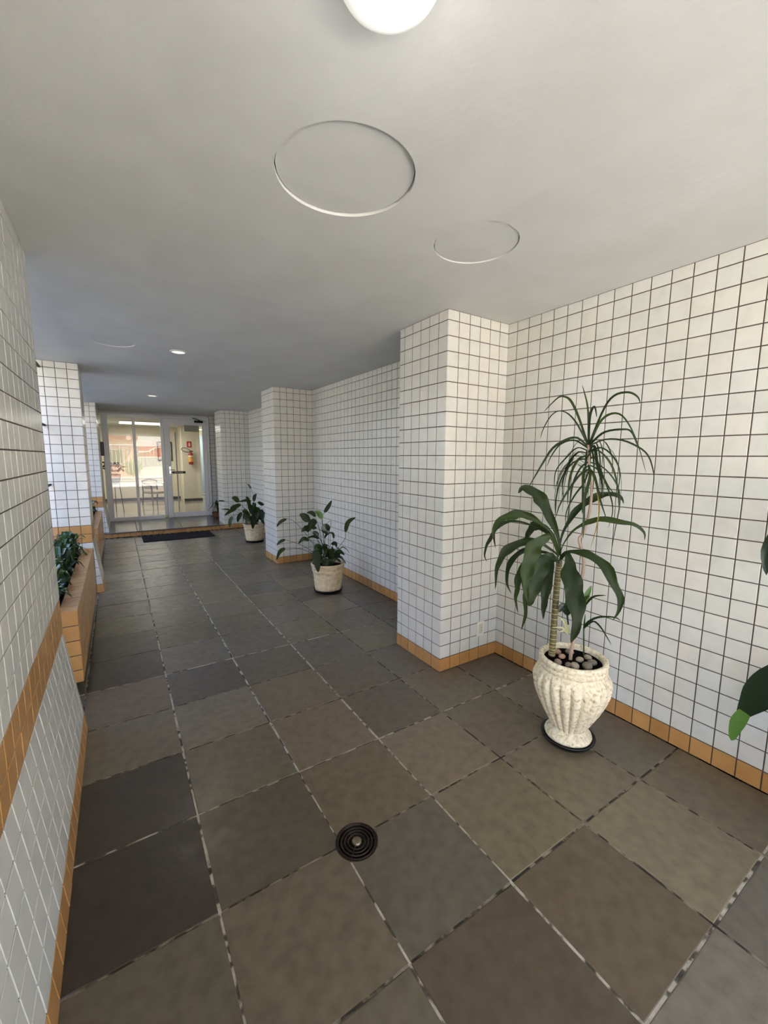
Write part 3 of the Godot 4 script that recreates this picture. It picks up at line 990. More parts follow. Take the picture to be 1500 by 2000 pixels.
	for k in 3:
		var a := TAU * k / 3.0 + 0.4
		put("leg", tube(PackedVector3Array([Vector3(cos(a) * 0.17, 0, sin(a) * 0.17), Vector3(cos(a) * 0.10, 0.80, sin(a) * 0.10)]), 0.010, 0.010, 6), mat.iron, sp)
	put("stand_ring", lathe([Vector2(0.105, 0.79), Vector2(0.115, 0.79), Vector2(0.115, 0.805), Vector2(0.105, 0.805)], 20), mat.iron, sp)
	var r := RandomNumberGenerator.new()
	r.seed = 5
	for k in 26:
		var a := r.randf() * TAU
		var rad := r.randf_range(0.08, 0.22)
		var b := Vector3(cos(a) * 0.05, 1.02, sin(a) * 0.05)
		var top := Vector3(cos(a) * rad, r.randf_range(1.12, 1.36), sin(a) * rad)
		var tip := top + Vector3(cos(a) * 0.1, r.randf_range(-0.08, 0.03), sin(a) * 0.1)
		put("leaf", blade(spline(PackedVector3Array([b.lerp(top, 0.7), top, tip]), 8), 0.075, 1, Vector3(0, 0.7, 0.7)), mat.leaf_dark, sp)
	# lobby lamps: flat panels under the ceiling
	for l in [[Vector3(-1.3, H, -12.6), 0.55, 4.2], [Vector3(0.80, H, -14.7), 0.25, 2.5]]:
		var half: float = l[1]
		var lp := thing("ceiling_lamp", "wide white panel lamp lit under the lobby ceiling" if half > 0.4 else "small white panel lamp glowing in the lobby passage before the frosted door", "lamp", l[0])
		put("housing", box(Vector3(-half - 0.02, -0.03, -half - 0.02), Vector3(half + 0.02, 0.0, half + 0.02), 0.004), mat.plastic, lp)
		put("diffuser", box(Vector3(-half, -0.036, -half), Vector3(half, -0.03, half)), mat.lamp_on, lp)
		var li := AreaLight3D.new()
		li.name = "lamp_light"
		li.light_color = Color(1.0, 0.98, 0.94)
		li.light_energy = l[2]
		li.area_size = Vector2(half * 2.0, half * 2.0)
		li.area_range = 14.0
		li.area_attenuation = 2.0
		li.shadow_enabled = true
		li.position = Vector3(0, -0.045, 0)
		li.rotation.x = -PI / 2
		lp.add_child(li)

# ------------------------------------------------------------------ planters
func build_planters() -> void:
	for g in [[-1.0, -3.22, "amber tiled planter box full of dark leaves beside the sunlit pillar"], [-4.76, -7.0, "amber tiled planter box further along, before the bluish pillar"]]:
		var z1: float = g[0]
		var z0: float = g[1]
		var xf := -2.28
		var xk := -2.615
		var t := 0.105
		var yb := 0.13
		var yt := 0.632
		var o := thing("planter", g[2], "planter", Vector3.ZERO)
		var st := st_new()
		var e := 0.003
		add_box(st, Vector3(xf - t, yb, z0 + e), Vector3(xf - e, yt - e, z1 - e))
		add_box(st, Vector3(xk, yb, z0 + e), Vector3(xk + 0.05, yt - e, z1 - e))
		add_box(st, Vector3(xk + 0.05, yb, z1 - 0.105), Vector3(xf - t, yt - e, z1 - e))
		add_box(st, Vector3(xk + 0.05, yb, z0 + e), Vector3(xf - t, yt - e, z0 + 0.105))
		add_box(st, Vector3(xk + 0.05, yb, z0 + 0.105), Vector3(xf - t, yb + 0.04, z1 - 0.105))
		put("box", done(st), mat.grout, o)
		put("plinth", box(Vector3(xk + 0.02, 0, z0 + 0.12), Vector3(xf - 0.09, yb, z1 - 0.12)), mat.concrete, o)
		var vs := [yb, yt - 4 * P, yt - 3 * P, yt - 2 * P, yt - P, yt]
		tiles(Vector3(xf, 0, z1), Vector3.UP, Vector3.RIGHT, breaks(0.0, z1 - z0, 0.0), vs, mat.amber, "tile")
		var we := breaks(0.0, xf - xk, fmod(xf - xk, P))
		tiles(Vector3(xk, 0, z1), Vector3.UP, Vector3.BACK, we, vs, mat.amber, "tile")
		tiles(Vector3(xf, 0, z0), Vector3.UP, Vector3.FORWARD, breaks(0.0, xf - xk, 0.0), vs, mat.amber, "tile")
		tiles(Vector3(xf - P, yt, z1), Vector3.FORWARD, Vector3.UP, [0.0, P], breaks(0.0, z1 - z0, 0.0), mat.amber, "rim_tile")
		tiles(Vector3(xk, yt, z1), Vector3.FORWARD, Vector3.UP, breaks(0.0, xf - xk - P, 0.0), [0.0, P], mat.amber, "rim_tile")
		tiles(Vector3(xk, yt, z0 + P), Vector3.FORWARD, Vector3.UP, breaks(0.0, xf - xk - P, 0.0), [0.0, P], mat.amber, "rim_tile")
		flush(o)
		put("soil", box(Vector3(xk + 0.051, yb + 0.04, z0 + 0.106), Vector3(xf - t - 0.001, yt - 0.06, z1 - 0.106)), mat.soil, o)
		# plants set in the soil
		var r := RandomNumberGenerator.new()
		r.seed = 300 + int(z1 * 10)
		var words := ["first", "second", "third", "fourth", "fifth", "sixth"]
		var step := (z1 - z0 - 0.46) / 5.0
		for c in 6:
			var which := "near" if z1 > -2.0 else "far"
			var pl := thing("planter_plant", "%s clump of dark glossy leaves, counted from the near end of the %s planter" % [words[c], which], "plant", Vector3(-2.455 + r.randf_range(-0.01, 0.01), yt - 0.06, z1 - 0.23 - c * step + r.randf_range(-0.02, 0.02)), "leaf clumps in the %s planter" % which)
			for k in 38:
				var a := r.randf() * TAU
				var d := Vector3(cos(a) * 0.8 + 0.15, 0, sin(a))
				var rad := r.randf_range(0.05, 0.14)
				var hh := r.randf_range(0.08, 0.31)
				var b := Vector3(r.randf_range(-0.06, 0.03), 0, r.randf_range(-0.11, 0.11))
				var tip := b + d * rad * 1.3 + Vector3(0, hh - r.randf_range(0.0, 0.10), 0)
				var p := PackedVector3Array([b, b + d * rad * 0.35 + Vector3(0, hh * 0.75, 0), b + d * rad * 0.85 + Vector3(0, hh, 0), tip])
				put("leaf", blade(spline(p, 9), r.randf_range(0.035, 0.06), 1, (Vector3.UP + d * 0.2).normalized(), 0.2), mat.leaf_gloss if k % 3 > 0 else mat.leaf[k % 3], pl)

# ------------------------------------------------------------------ urn with two dracaenas
func make_urn(o: Node3D) -> void:
	var prof := []
	var env := []
	for q in [[0.0, 0.022, 0], [0.118, 0.022, 0], [0.126, 0.028, 0], [0.130, 0.040, 0], [0.126, 0.053, 0], [0.110, 0.062, 0], [0.094, 0.072, 0], [0.090, 0.082, 0.3], [0.098, 0.098, 0.8], [0.112, 0.125, 1], [0.130, 0.160, 1], [0.150, 0.200, 1], [0.170, 0.245, 1], [0.187, 0.290, 1], [0.200, 0.335, 1], [0.206, 0.370, 0.9], [0.205, 0.398, 0.6], [0.197, 0.420, 0.2], [0.184, 0.436, 0], [0.176, 0.444, 0], [0.175, 0.452, 0], [0.182, 0.458, 0], [0.185, 0.467, 0], [0.181, 0.476, 0], [0.177, 0.480, 0], [0.183, 0.488, 0], [0.187, 0.500, 0], [0.185, 0.512, 0], [0.176, 0.519, 0], [0.164, 0.517, 0], [0.157, 0.505, 0], [0.152, 0.470, 0], [0.150, 0.440, 0]]:
		prof.append(Vector2(q[0], q[1]))
		env.append(q[2])
	put("urn", lathe(prof, 220, env, [11.0, 0.12, 0.62, 0.010]), mat.urn, o)
	put("saucer", lathe([Vector2(0, 0.0), Vector2(0.128, 0.0), Vector2(0.147, 0.026), Vector2(0.150, 0.034), Vector2(0.145, 0.034), Vector2(0.128, 0.022), Vector2(0.0, 0.021)], 40), mat.black, o)
	put("soil", lathe([Vector2(0.156, 0.488), Vector2(0.10, 0.490), Vector2(0.0, 0.492)], 28), mat.soil, o)

func pebbles(o: Node3D, spots: Array) -> void:
	var r := RandomNumberGenerator.new()
	r.seed = 8
	for s in spots:
		var sp := SphereMesh.new()
		sp.radius = 0.5
		sp.height = 1.0
		sp.radial_segments = 12
		sp.rings = 7
		var m := put("pebble", sp, mat.pebble[r.randi() % 4], o, Vector3(s[0], 0.490 + s[2] * 0.20, s[1]))
		m.scale = Vector3(s[2], s[2] * 0.62, s[2] * 0.8)
		m.rotation.y = r.randf() * PI

func build_urn_plant() -> void:
	var o := thing("potted_dracaena", "tall dracaenas in a weathered fluted stone urn with pebbles, against the tiled wall", "plant", Vector3(0.15, 0, 0.99))
	make_urn(o)
	pebbles(o, [[-0.11, -0.02, 0.05], [-0.075, 0.06, 0.06], [-0.02, 0.10, 0.068], [0.045, 0.09, 0.055], [0.02, 0.03, 0.05], [-0.03, -0.05, 0.045], [0.085, 0.04, 0.05], [-0.09, 0.03, 0.045], [0.06, -0.06, 0.05], [0.0, -0.1, 0.05]])
	var see := (cam.transform.origin - Vector3(0.15, 1.1, 0.99)).normalized()
	see.y = 0.25
	# canes
	var cane := put("cane", tube(spline(unpack(STEMS[0]), 16), 0.019, 0.017, 12), mat.cane, o)
	var cp := spline(unpack(STEMS[0]), 28)
	for k in range(1, 24):
		var t := (cp[k + 1] - cp[k - 1]).normalized()
		put("ring", tube(line(cp[k] - t * 0.0016, cp[k] + t * 0.0016), 0.0202 - 0.00006 * k, 0.0202 - 0.00006 * k, 12), mat.cane_ring, cane)
	put("cane", tube(spline(unpack(STEMS[1]), 48), 0.0105, 0.006, 10), mat.bark_pale, o)
	put("cane", tube(spline(unpack(STEMS[2]), 8), 0.005, 0.004, 8), mat.petiole, o)
	var i := 0
	for row in BROAD_LEAVES:
		put("leaf", blade(spline(unpack(row), 26), row[0] * 1.05, 3, (see + Vector3(0.3 * sin(i * 3.3), 0.25 * sin(i * 2.1), 0)).normalized(), 0.25, 0.30), mat.leaf[i % 3], o)
		i += 1
	for row in THIN_LEAVES:
		put("leaf", blade(spline(unpack(row), 18), row[0] * 1.15, 2, (see + Vector3(0.5 * sin(i * 1.7), 0.2, 0.5 * cos(i * 2.3))).normalized(), 0.25), mat.leaf_yellow if i == 40 else mat.leaf[(i * 2) % 3], o)
		i += 1
	# more needles hanging behind the crown
	var r := RandomNumberGenerator.new()
	r.seed = 12
	var top := unpack(STEMS[1])
	var crown: Vector3 = top[top.size() - 1]
	for k in 16:
		var a := r.randf() * TAU
		var d := Vector3(cos(a), 0, sin(a))
		var b := crown + Vector3(0, -r.randf_range(0.0, 0.15), 0)
		var rad := r.randf_range(0.09, 0.17)
		var drop := r.randf_range(0.12, 0.36)
		put("leaf", blade(spline(PackedVector3Array([b, b + d * rad * 0.6 + Vector3(0, 0.03, 0), b + d * rad + Vector3(0, -drop * 0.35, 0), b + d * rad * 1.05 + Vector3(0, -drop, 0)]), 12), 0.014, 2, (d + Vector3.UP * 0.3).normalized(), 0.25), mat.leaf[k % 3], o)
	var j := 0
	for row in SMALL_LEAVES:
		put("leaf", blade(spline(unpack(row), 12), row[0], 1 if j < 3 or j == 9 else 2, see, 0.2), mat.leaf_bright if j == 0 else (mat.leaf_striped if j in [6, 7, 8] else (mat.leaf_dark if j == 9 else mat.leaf[j % 3])), o)
		j += 1

func build_edge_plant() -> void:
	var at := Vector3(0.27, 0, 2.32)
	var o := thing("potted_dracaena", "broad-leaved plant whose dark leaf tips enter the frame at the edge beside the tiled wall", "plant", at)
	make_urn(o)
	put("cane", tube(PackedVector3Array([Vector3(0, 0.45, 0), Vector3(0.01, 0.8, 0.01), Vector3(0, 1.1, 0)]), 0.02, 0.017, 12), mat.cane, o)
	var see := Vector3(-0.9, 0.3, 0.1).normalized()
	var low := PackedVector3Array([Vector3(0, 1.05, 0), Vector3(0.06, 0.97, -0.24), Vector3(0.11, 0.76, -0.44), Vector3(0.13, 0.62, -0.55), Vector3(0.131, 0.52, -0.60), Vector3(0.13, 0.42, -0.637)])
	put("leaf", blade(spline(low, 20), 0.17, 0, Vector3(-0.6, 0.75, 0.3).normalized(), 0.1, 0.05), mat.leaf_dark, o)
	put("leaf", blade(spline(PackedVector3Array([Vector3(0.128, 0.475, -0.615), Vector3(0.127, 0.40, -0.638), Vector3(0.126, 0.31, -0.650)]), 10), 0.080, 2, see, 0.1), mat.leaf_bright, o)
	put("leaf", blade(spline(PackedVector3Array([Vector3(0, 1.1, 0), Vector3(0.04, 1.42, -0.25), Vector3(0.10, 1.40, -0.50), Vector3(0.12, 1.26, -0.60), Vector3(0.12, 1.14, -0.60)]), 18), 0.09, 0, see, 0.2, 0.1), mat.leaf_dark, o)
	var r := RandomNumberGenerator.new()
	r.seed = 31
	for k in 9:
		var a := r.randf_range(-0.4, PI + 0.4)
		var d := Vector3(cos(a) * 0.7, 0, sin(a))
		var h := r.randf_range(0.1, 0.5)
		put("leaf", blade(spline(PackedVector3Array([Vector3(0, 1.08, 0), d * 0.15 + Vector3(0, 1.08 + h * 0.7, 0), d * 0.36 + Vector3(0, 1.08 + h * 0.8, 0), d * 0.46 + Vector3(0, 0.95 + h * 0.3, 0)]), 16), 0.08, 0, (d + Vector3.UP).normalized(), 0.2, 0.1), mat.leaf[k % 3], o)

# ------------------------------------------------------------------ lilies
func build_lily(n: String, at: Vector3, rows: Array, label: String, sd: int) -> void:
	var o := thing(n, label, "plant", at)
	var prof := []
	var env := []
	for q in [[0.0, 0.024, 0], [0.150, 0.024, 0], [0.158, 0.030, 0.4], [0.160, 0.045, 1], [0.166, 0.10, 1], [0.172, 0.16, 1], [0.178, 0.22, 1], [0.182, 0.245, 0.5], [0.184, 0.255, 0], [0.191, 0.262, 0], [0.194, 0.275, 0], [0.190, 0.288, 0], [0.192, 0.296, 0], [0.200, 0.303, 0], [0.203, 0.315, 0], [0.199, 0.327, 0], [0.203, 0.334, 0], [0.209, 0.344, 0], [0.207, 0.356, 0], [0.198, 0.362, 0], [0.188, 0.358, 0], [0.184, 0.345, 0], [0.182, 0.300, 0]]:
		prof.append(Vector2(q[0], q[1]))
		env.append(q[2])
	put("pot", lathe(prof, 204, env, [17.0, 0.03, 0.6, 0.003]), mat.pot, o)
	put("saucer", lathe([Vector2(0, 0.0), Vector2(0.165, 0.0), Vector2(0.182, 0.034), Vector2(0.186, 0.040), Vector2(0.180, 0.040), Vector2(0.165, 0.024), Vector2(0, 0.023)], 36), mat.black, o)
	put("soil", lathe([Vector2(0.183, 0.318), Vector2(0.1, 0.325), Vector2(0, 0.33)], 24), mat.soil, o)
	var see := (cam.transform.origin - at).normalized()
	see.y = 0.3
	var r := RandomNumberGenerator.new()
	r.seed = sd
	var i := 0
	for row in rows:
		var p := unpack(row)
		p[0] = Vector3(r.randf_range(-0.06, 0.06), 0.32, r.randf_range(-0.06, 0.06))
		var cut := maxi(1, p.size() - 3)
		var stalk := p.slice(0, cut + 1)
		var lf := p.slice(cut)
		var st := spline(stalk, 10) if stalk.size() > 2 else stalk
		var leaf := put("leaf", blade(spline(lf, 12), row[0] * 1.0, 1, (see + Vector3(0.5 * sin(i * 2.7 + sd), 0.35 * cos(i * 1.9), 0.3 * sin(i * 1.3))).normalized(), 0.2), mat.leaf[i % 3] if i % 7 != 0 else mat.leaf_bright if i == 0 else mat.leaf_dark, o)
		put("stalk", tube(st, 0.0035, 0.0022, 6), mat.petiole, leaf)
		i += 1
	for k in 16:
		var a := r.randf() * TAU
		var d := Vector3(cos(a), 0, sin(a))
		var rad := r.randf_range(0.06, 0.2)
		var hh := r.randf_range(0.08, 0.26)
		var b := Vector3(cos(a) * 0.05, 0.32, sin(a) * 0.05)
		var p := PackedVector3Array([b + d * rad * 0.3 + Vector3(0, hh * 0.5, 0), b + d * rad * 0.7 + Vector3(0, hh, 0), b + d * rad * 1.2 + Vector3(0, hh * r.randf_range(0.5, 0.95), 0)])
		var leaf := put("leaf", blade(spline(p, 9), r.randf_range(0.05, 0.085), 1, (Vector3.UP + d * 0.3).normalized(), 0.2), mat.leaf[k % 3], o)
		put("stalk", tube(line(b, p[0]), 0.003, 0.0022, 6), mat.petiole, leaf)

# ------------------------------------------------------------------ fixtures
func downlight(at: Vector3, r: float, label: String) -> void:
	var o := thing("downlight", label, "lamp", at)
	put("trim_ring", lathe([Vector2(r, 0), Vector2(r, -0.006), Vector2(r * 0.8, -0.010), Vector2(r * 0.78, -0.002)], 32), mat.plastic, o)
	put("diffuser", lathe([Vector2(r * 0.79, -0.003), Vector2(r * 0.4, -0.006), Vector2(0, -0.007)], 32), mat.lamp_on, o)
	var li := SpotLight3D.new()
	li.name = "downlight_light"
	li.light_color = Color(1.0, 0.97, 0.92)
	li.light_energy = 0.6
	li.light_size = r * 0.8
	li.spot_angle = 70.0
	li.spot_range = 12.0
	li.spot_attenuation = 2.0
	li.shadow_enabled = true
	li.position = Vector3(0, -0.03, 0)
	li.rotation.x = -PI / 2
	o.add_child(li)

func build_fixtures() -> void:
	# dome lamp on the ceiling
	var d := thing("ceiling_lamp", "white opal dome lamp on the ceiling cut by the top of the picture", "lamp", Vector3(-1.457, H, 1.465))
	put("base", lathe([Vector2(0.118, 0), Vector2(0.118, -0.008), Vector2(0.105, -0.014), Vector2(0, -0.014)], 40), mat.plastic, d)
	put("dome", lathe([Vector2(0.108, -0.010), Vector2(0.114, -0.020), Vector2(0.113, -0.032), Vector2(0.103, -0.048), Vector2(0.084, -0.060), Vector2(0.055, -0.069), Vector2(0.025, -0.073), Vector2(0, -0.074)], 40), mat.opal, d)
	var li := OmniLight3D.new()
	li.name = "dome_light"
	li.light_energy = 0.03
	li.light_size = 0.1
	li.omni_range = 12.0
	li.omni_attenuation = 2.0
	li.shadow_enabled = true
	li.position = Vector3(0, -0.2, 0)
	d.add_child(li)
	downlight(Vector3(-1.415, H, -2.39), 0.078, "small round downlight in the ceiling above the middle of the passage")
	downlight(Vector3(-1.41, H, -5.95), 0.085, "small round downlight in the ceiling closest to the glass doors")
	# drain
	var dr := thing("floor_drain", "round bronze floor drain grate where four slate slabs meet", "drain", Vector3(DRAIN.x, 0.0, DRAIN.y))
	put("pan", lathe([Vector2(0.0925, -0.001), Vector2(0.090, 0.0005), Vector2(0.086, -0.001), Vector2(0.085, -0.027), Vector2(0, -0.029)], 48), mat.bronze, dr)
	for rr in [0.081, 0.066, 0.051, 0.036]:
		put("grate_ring", lathe([Vector2(rr - 0.0030, -0.006), Vector2(rr - 0.0022, -0.0005), Vector2(rr + 0.0022, -0.0005), Vector2(rr + 0.0030, -0.006), Vector2(rr - 0.0030, -0.006)], 56), mat.bronze, dr)
	for k in 3:
		var a := TAU * k / 3.0 + 0.3
		var dir := Vector3(cos(a), 0, sin(a))
		put("spoke", tube(line(dir * 0.012 + Vector3(0, -0.007, 0), dir * 0.086 + Vector3(0, -0.007, 0)), 0.0030, 0.0030, 6), mat.bronze, dr)
	put("knob", lathe([Vector2(0.0, -0.008), Vector2(0.021, -0.008), Vector2(0.021, 0.001), Vector2(0.016, 0.005), Vector2(0.0, 0.007)], 24), mat.brass, dr)
	# outlet
	var ou := thing("power_outlet", "small cream power outlet low on the tiled pillar", "outlet", Vector3(0.425, 0.262, 0.0))
	put("plate", box(Vector3(-0.040, -0.062, -0.001), Vector3(0.040, 0.062, 0.009), 0.004), mat.plastic, ou)
	var so := put("socket", box(Vector3(-0.020, -0.042, 0.008), Vector3(0.022, 0.042, 0.013), 0.003), mat.plastic_aged, ou)
	for y in [-0.012, 0.012]:
		put("hole", lathe([Vector2(0, 0.0), Vector2(0.0035, 0.0)], 10), mat.black, so, Vector3(0, y, 0.0135)).rotation.x = PI / 2
	# mat, intercom, bowl by the door
	var dm := put("door_mat", box(Vector3(-1.66, 0.0005, -7.42), Vector3(-0.36, 0.014, -6.74), 0.004), mat.mat, self)
	tag(dm, "thin dark brown door mat lying before the entrance step", "mat")
	var ic := thing("intercom", "dark brown intercom box on the wall beside the glass doors", "intercom", Vector3(-2.245, 1.80, -8.92))
	put("housing", box(Vector3(-0.03, -0.155, -0.06), Vector3(0.035, 0.155, 0.06), 0.008), mat.intercom, ic)
	put("speaker_grille", box(Vector3(0.034, 0.02, -0.035), Vector3(0.037, 0.11, 0.035)), mat.black, ic)
	for k in 3:
		put("button", box(Vector3(0.034, -0.03 - k * 0.035, -0.012), Vector3(0.040, -0.012 - k * 0.035, 0.012), 0.002), mat.steel, ic)
	var bw := thing("bowl_plant", "brown clay bowl with a straggling plant beside the glass door", "plant", Vector3(0.10, ST, -8.75))
	put("bowl", lathe([Vector2(0, 0.0), Vector2(0.09, 0.0), Vector2(0.13, 0.06), Vector2(0.15, 0.13), Vector2(0.155, 0.14), Vector2(0.14, 0.14), Vector2(0.13, 0.11), Vector2(0, 0.11)], 28), mat.terracotta, bw)
	put("soil", lathe([Vector2(0.132, 0.115), Vector2(0, 0.12)], 20), mat.soil, bw)
	var r := RandomNumberGenerator.new()
	r.seed = 55
	for k in 12:
		var a := r.randf() * TAU
		var dd := Vector3(cos(a), 0, sin(a))
		var hh := r.randf_range(0.05, 0.35)
		put("leaf", blade(spline(PackedVector3Array([Vector3(0, 0.12, 0), dd * 0.08 + Vector3(0, 0.12 + hh, 0), dd * 0.20 + Vector3(0, 0.10 + hh * 0.9, 0), dd * 0.28 + Vector3(0, 0.06 + hh * 0.6, 0)]), 10), 0.04, 2, (Vector3.UP + dd * 0.2).normalized()), mat.leaf[k % 3], bw)

# ------------------------------------------------------------------ outside
func foliage_mesh(rx: float, ry: float, rz: float, n: int, size: float, sd: int) -> ArrayMesh:
	var r := RandomNumberGenerator.new()
	r.seed = sd
	var st := st_new()
	for k in n:
		var d := Vector3(r.randfn(), r.randfn(), r.randfn()).normalized() * pow(r.randf(), 0.4)
		var c := Vector3(d.x * rx, d.y * ry, d.z * rz)
		var bs := Basis.from_euler(Vector3(r.randf() * TAU, r.randf() * TAU, r.randf() * TAU))
		var s := size * r.randf_range(0.6, 1.3)
		face(st, [c + bs * Vector3(-s, 0, 0), c + bs * Vector3(0, 0, s * 0.45), c + bs * Vector3(s, 0, 0), c + bs * Vector3(0, 0, -s * 0.45)], bs * Vector3.UP)
	return done(st)

func tree(at: Vector3, h: float, rad: float, label: String, sd: int) -> void:
	var o := thing("garden_tree", label, "tree", at)
	put("trunk", tube(spline(PackedVector3Array([Vector3.ZERO, Vector3(0.08, h * 0.3, 0.05), Vector3(0, h * 0.7, 0)]), 8), 0.14, 0.07, 10), mat.bark, o)
	var c := put("crown", foliage_mesh(rad, rad * 0.9, rad, 2200, 0.14, sd), mat.foliage, o, Vector3(0, h, 0))
	c.set_meta("kind", "stuff")

func build_outside() -> void:
	struct("ground", box(Vector3(-60, -1.0, -60), Vector3(60, -0.26, 70)), mat.paving, "bare ground around the building", "ground")
	struct("courtyard_pavement", box(Vector3(-6.2, -0.26, -30), Vector3(-3.3, -0.03, 4.4)), mat.court, "pale paved court outside the iron grilles", "pavement")
	struct("pavement", box(Vector3(-20, -0.26, 4.4), Vector3(20, -0.02, 10.0)), mat.paving, "sunlit pavement at the open end behind the camera", "pavement")
	struct("road", box(Vector3(-60, -0.26, 10.0), Vector3(60, -0.12, 16.0)), mat.asphalt, "asphalt street behind the camera", "road")
	struct("pavement", box(Vector3(-20, -0.26, 16.0), Vector3(20, -0.02, 19.0)), mat.paving, "far pavement across the street", "pavement")
	struct("wall_garden", box(Vector3(-6.4, -0.26, -30), Vector3(-6.2, 1.7, 4.4)), mat.court_wall, "plain grey wall across the court", "wall")
	tree(Vector3(-5.2, -0.03, -9.0), 2.0, 0.8, "bushy tree in the court beyond the second planter", 1)
	tree(Vector3(-5.2, -0.03, -15.5), 2.2, 0.8, "bushy tree in the court level with the glass doors", 2)
	tree(Vector3(-5.2, -0.03, -1.5), 1.9, 0.8, "bushy tree in the court level with the urn", 3)
	struct("wall_upper", box(Vector3(-3.0, H + 0.36, -30), Vector3(9.0, 11.0, 4.3)), mat.facade_white, "upper storeys of the building above the passage", "wall")
	struct("wall_outer", box(Vector3(1.65, -0.26, -30), Vector3(9.0, H + 0.36, 4.3)), mat.facade_white, "outer block of the building beside the passage", "wall")
	# street front mirrored in the glass
	var f := thing("street_fence", "white metal fence of upright bars along the pavement behind the camera", "fence", Vector3(0, -0.02, 8.4))
	for y in [0.2, 2.3]:
		put("rail", box(Vector3(-6, y, -0.02), Vector3(5, y + 0.05, 0.02)), mat.alu, f)
	for k in 56:
		var x := -5.9 + k * 0.196
		put("bar", box(Vector3(x - 0.011, 0, -0.011), Vector3(x + 0.011, 2.45, 0.011)), mat.alu, f)
	var b := thing("street_house", "pinkish house with a red tiled roof across the street", "building", Vector3(0, -0.02, 19.0))
	put("wall", box(Vector3(-9, 0, 0), Vector3(-0.6, 3.0, 5)), mat.facade, b)
	put("roof", box(Vector3(-9.3, 3.0, -0.4), Vector3(-0.4, 3.3, 5.3)), mat.roof_tile, b)
	for x in [-7.5, -5.2, -2.6]:
		var w := put("window", box(Vector3(x, 1.0, -0.04), Vector3(x + 1.1, 2.2, 0.0)), mat.alu, b)
		put("pane", box(Vector3(x + 0.06, 1.06, -0.045), Vector3(x + 1.04, 2.14, -0.04)), mat.window_dark, w)
	var b2 := thing("street_shop", "white shop with a red sign board across the street", "building", Vector3(0, -0.02, 19.0))
	put("wall", box(Vector3(-0.6, 0, 0.0), Vector3(8, 2.9, 5)), mat.facade_white, b2)
	put("door", box(Vector3(2.2, 0, -0.03), Vector3(3.4, 1.4, 0.0)), mat.window_dark, b2)
	var sg := put("sign_board", box(Vector3(-0.45, 1.55, -0.10), Vector3(3.2, 2.55, 0.0), 0.01), mat.red_sign, b2)
	put("border", box(Vector3(-0.45, 1.55, -0.104), Vector3(3.2, 1.62, -0.10)), mat.plastic, sg)
	put("border", box(Vector3(-0.45, 2.48, -0.104), Vector3(3.2, 2.55, -0.10)), mat.plastic, sg)
	put("swoosh", tube(spline(PackedVector3Array([Vector3(-0.4, 2.0, -0.11), Vector3(0.3, 2.05, -0.11), Vector3(0.8, 2.35, -0.11), Vector3(1.5, 2.4, -0.11)]), 14), 0.06, 0.02, 6), mat.plastic, sg)
	for k in 2:
		var bu := thing("street_bush", "rounded yellow-green bush on the far pavement before the pink house" if k == 0 else "rounded yellow-green bush on the far pavement before the shop", "bush", Vector3(-0.9 + k * 4.6, -0.02, 17.8))
		put("stem", tube(line(Vector3.ZERO, Vector3(0, 0.6, 0)), 0.05, 0.03, 8), mat.bark, bu)
		put("foliage", foliage_mesh(0.7, 0.65, 0.6, 700, 0.09, 20 + k), mat.leaf_bright, bu, Vector3(0, 0.75, 0)).set_meta("kind", "stuff")


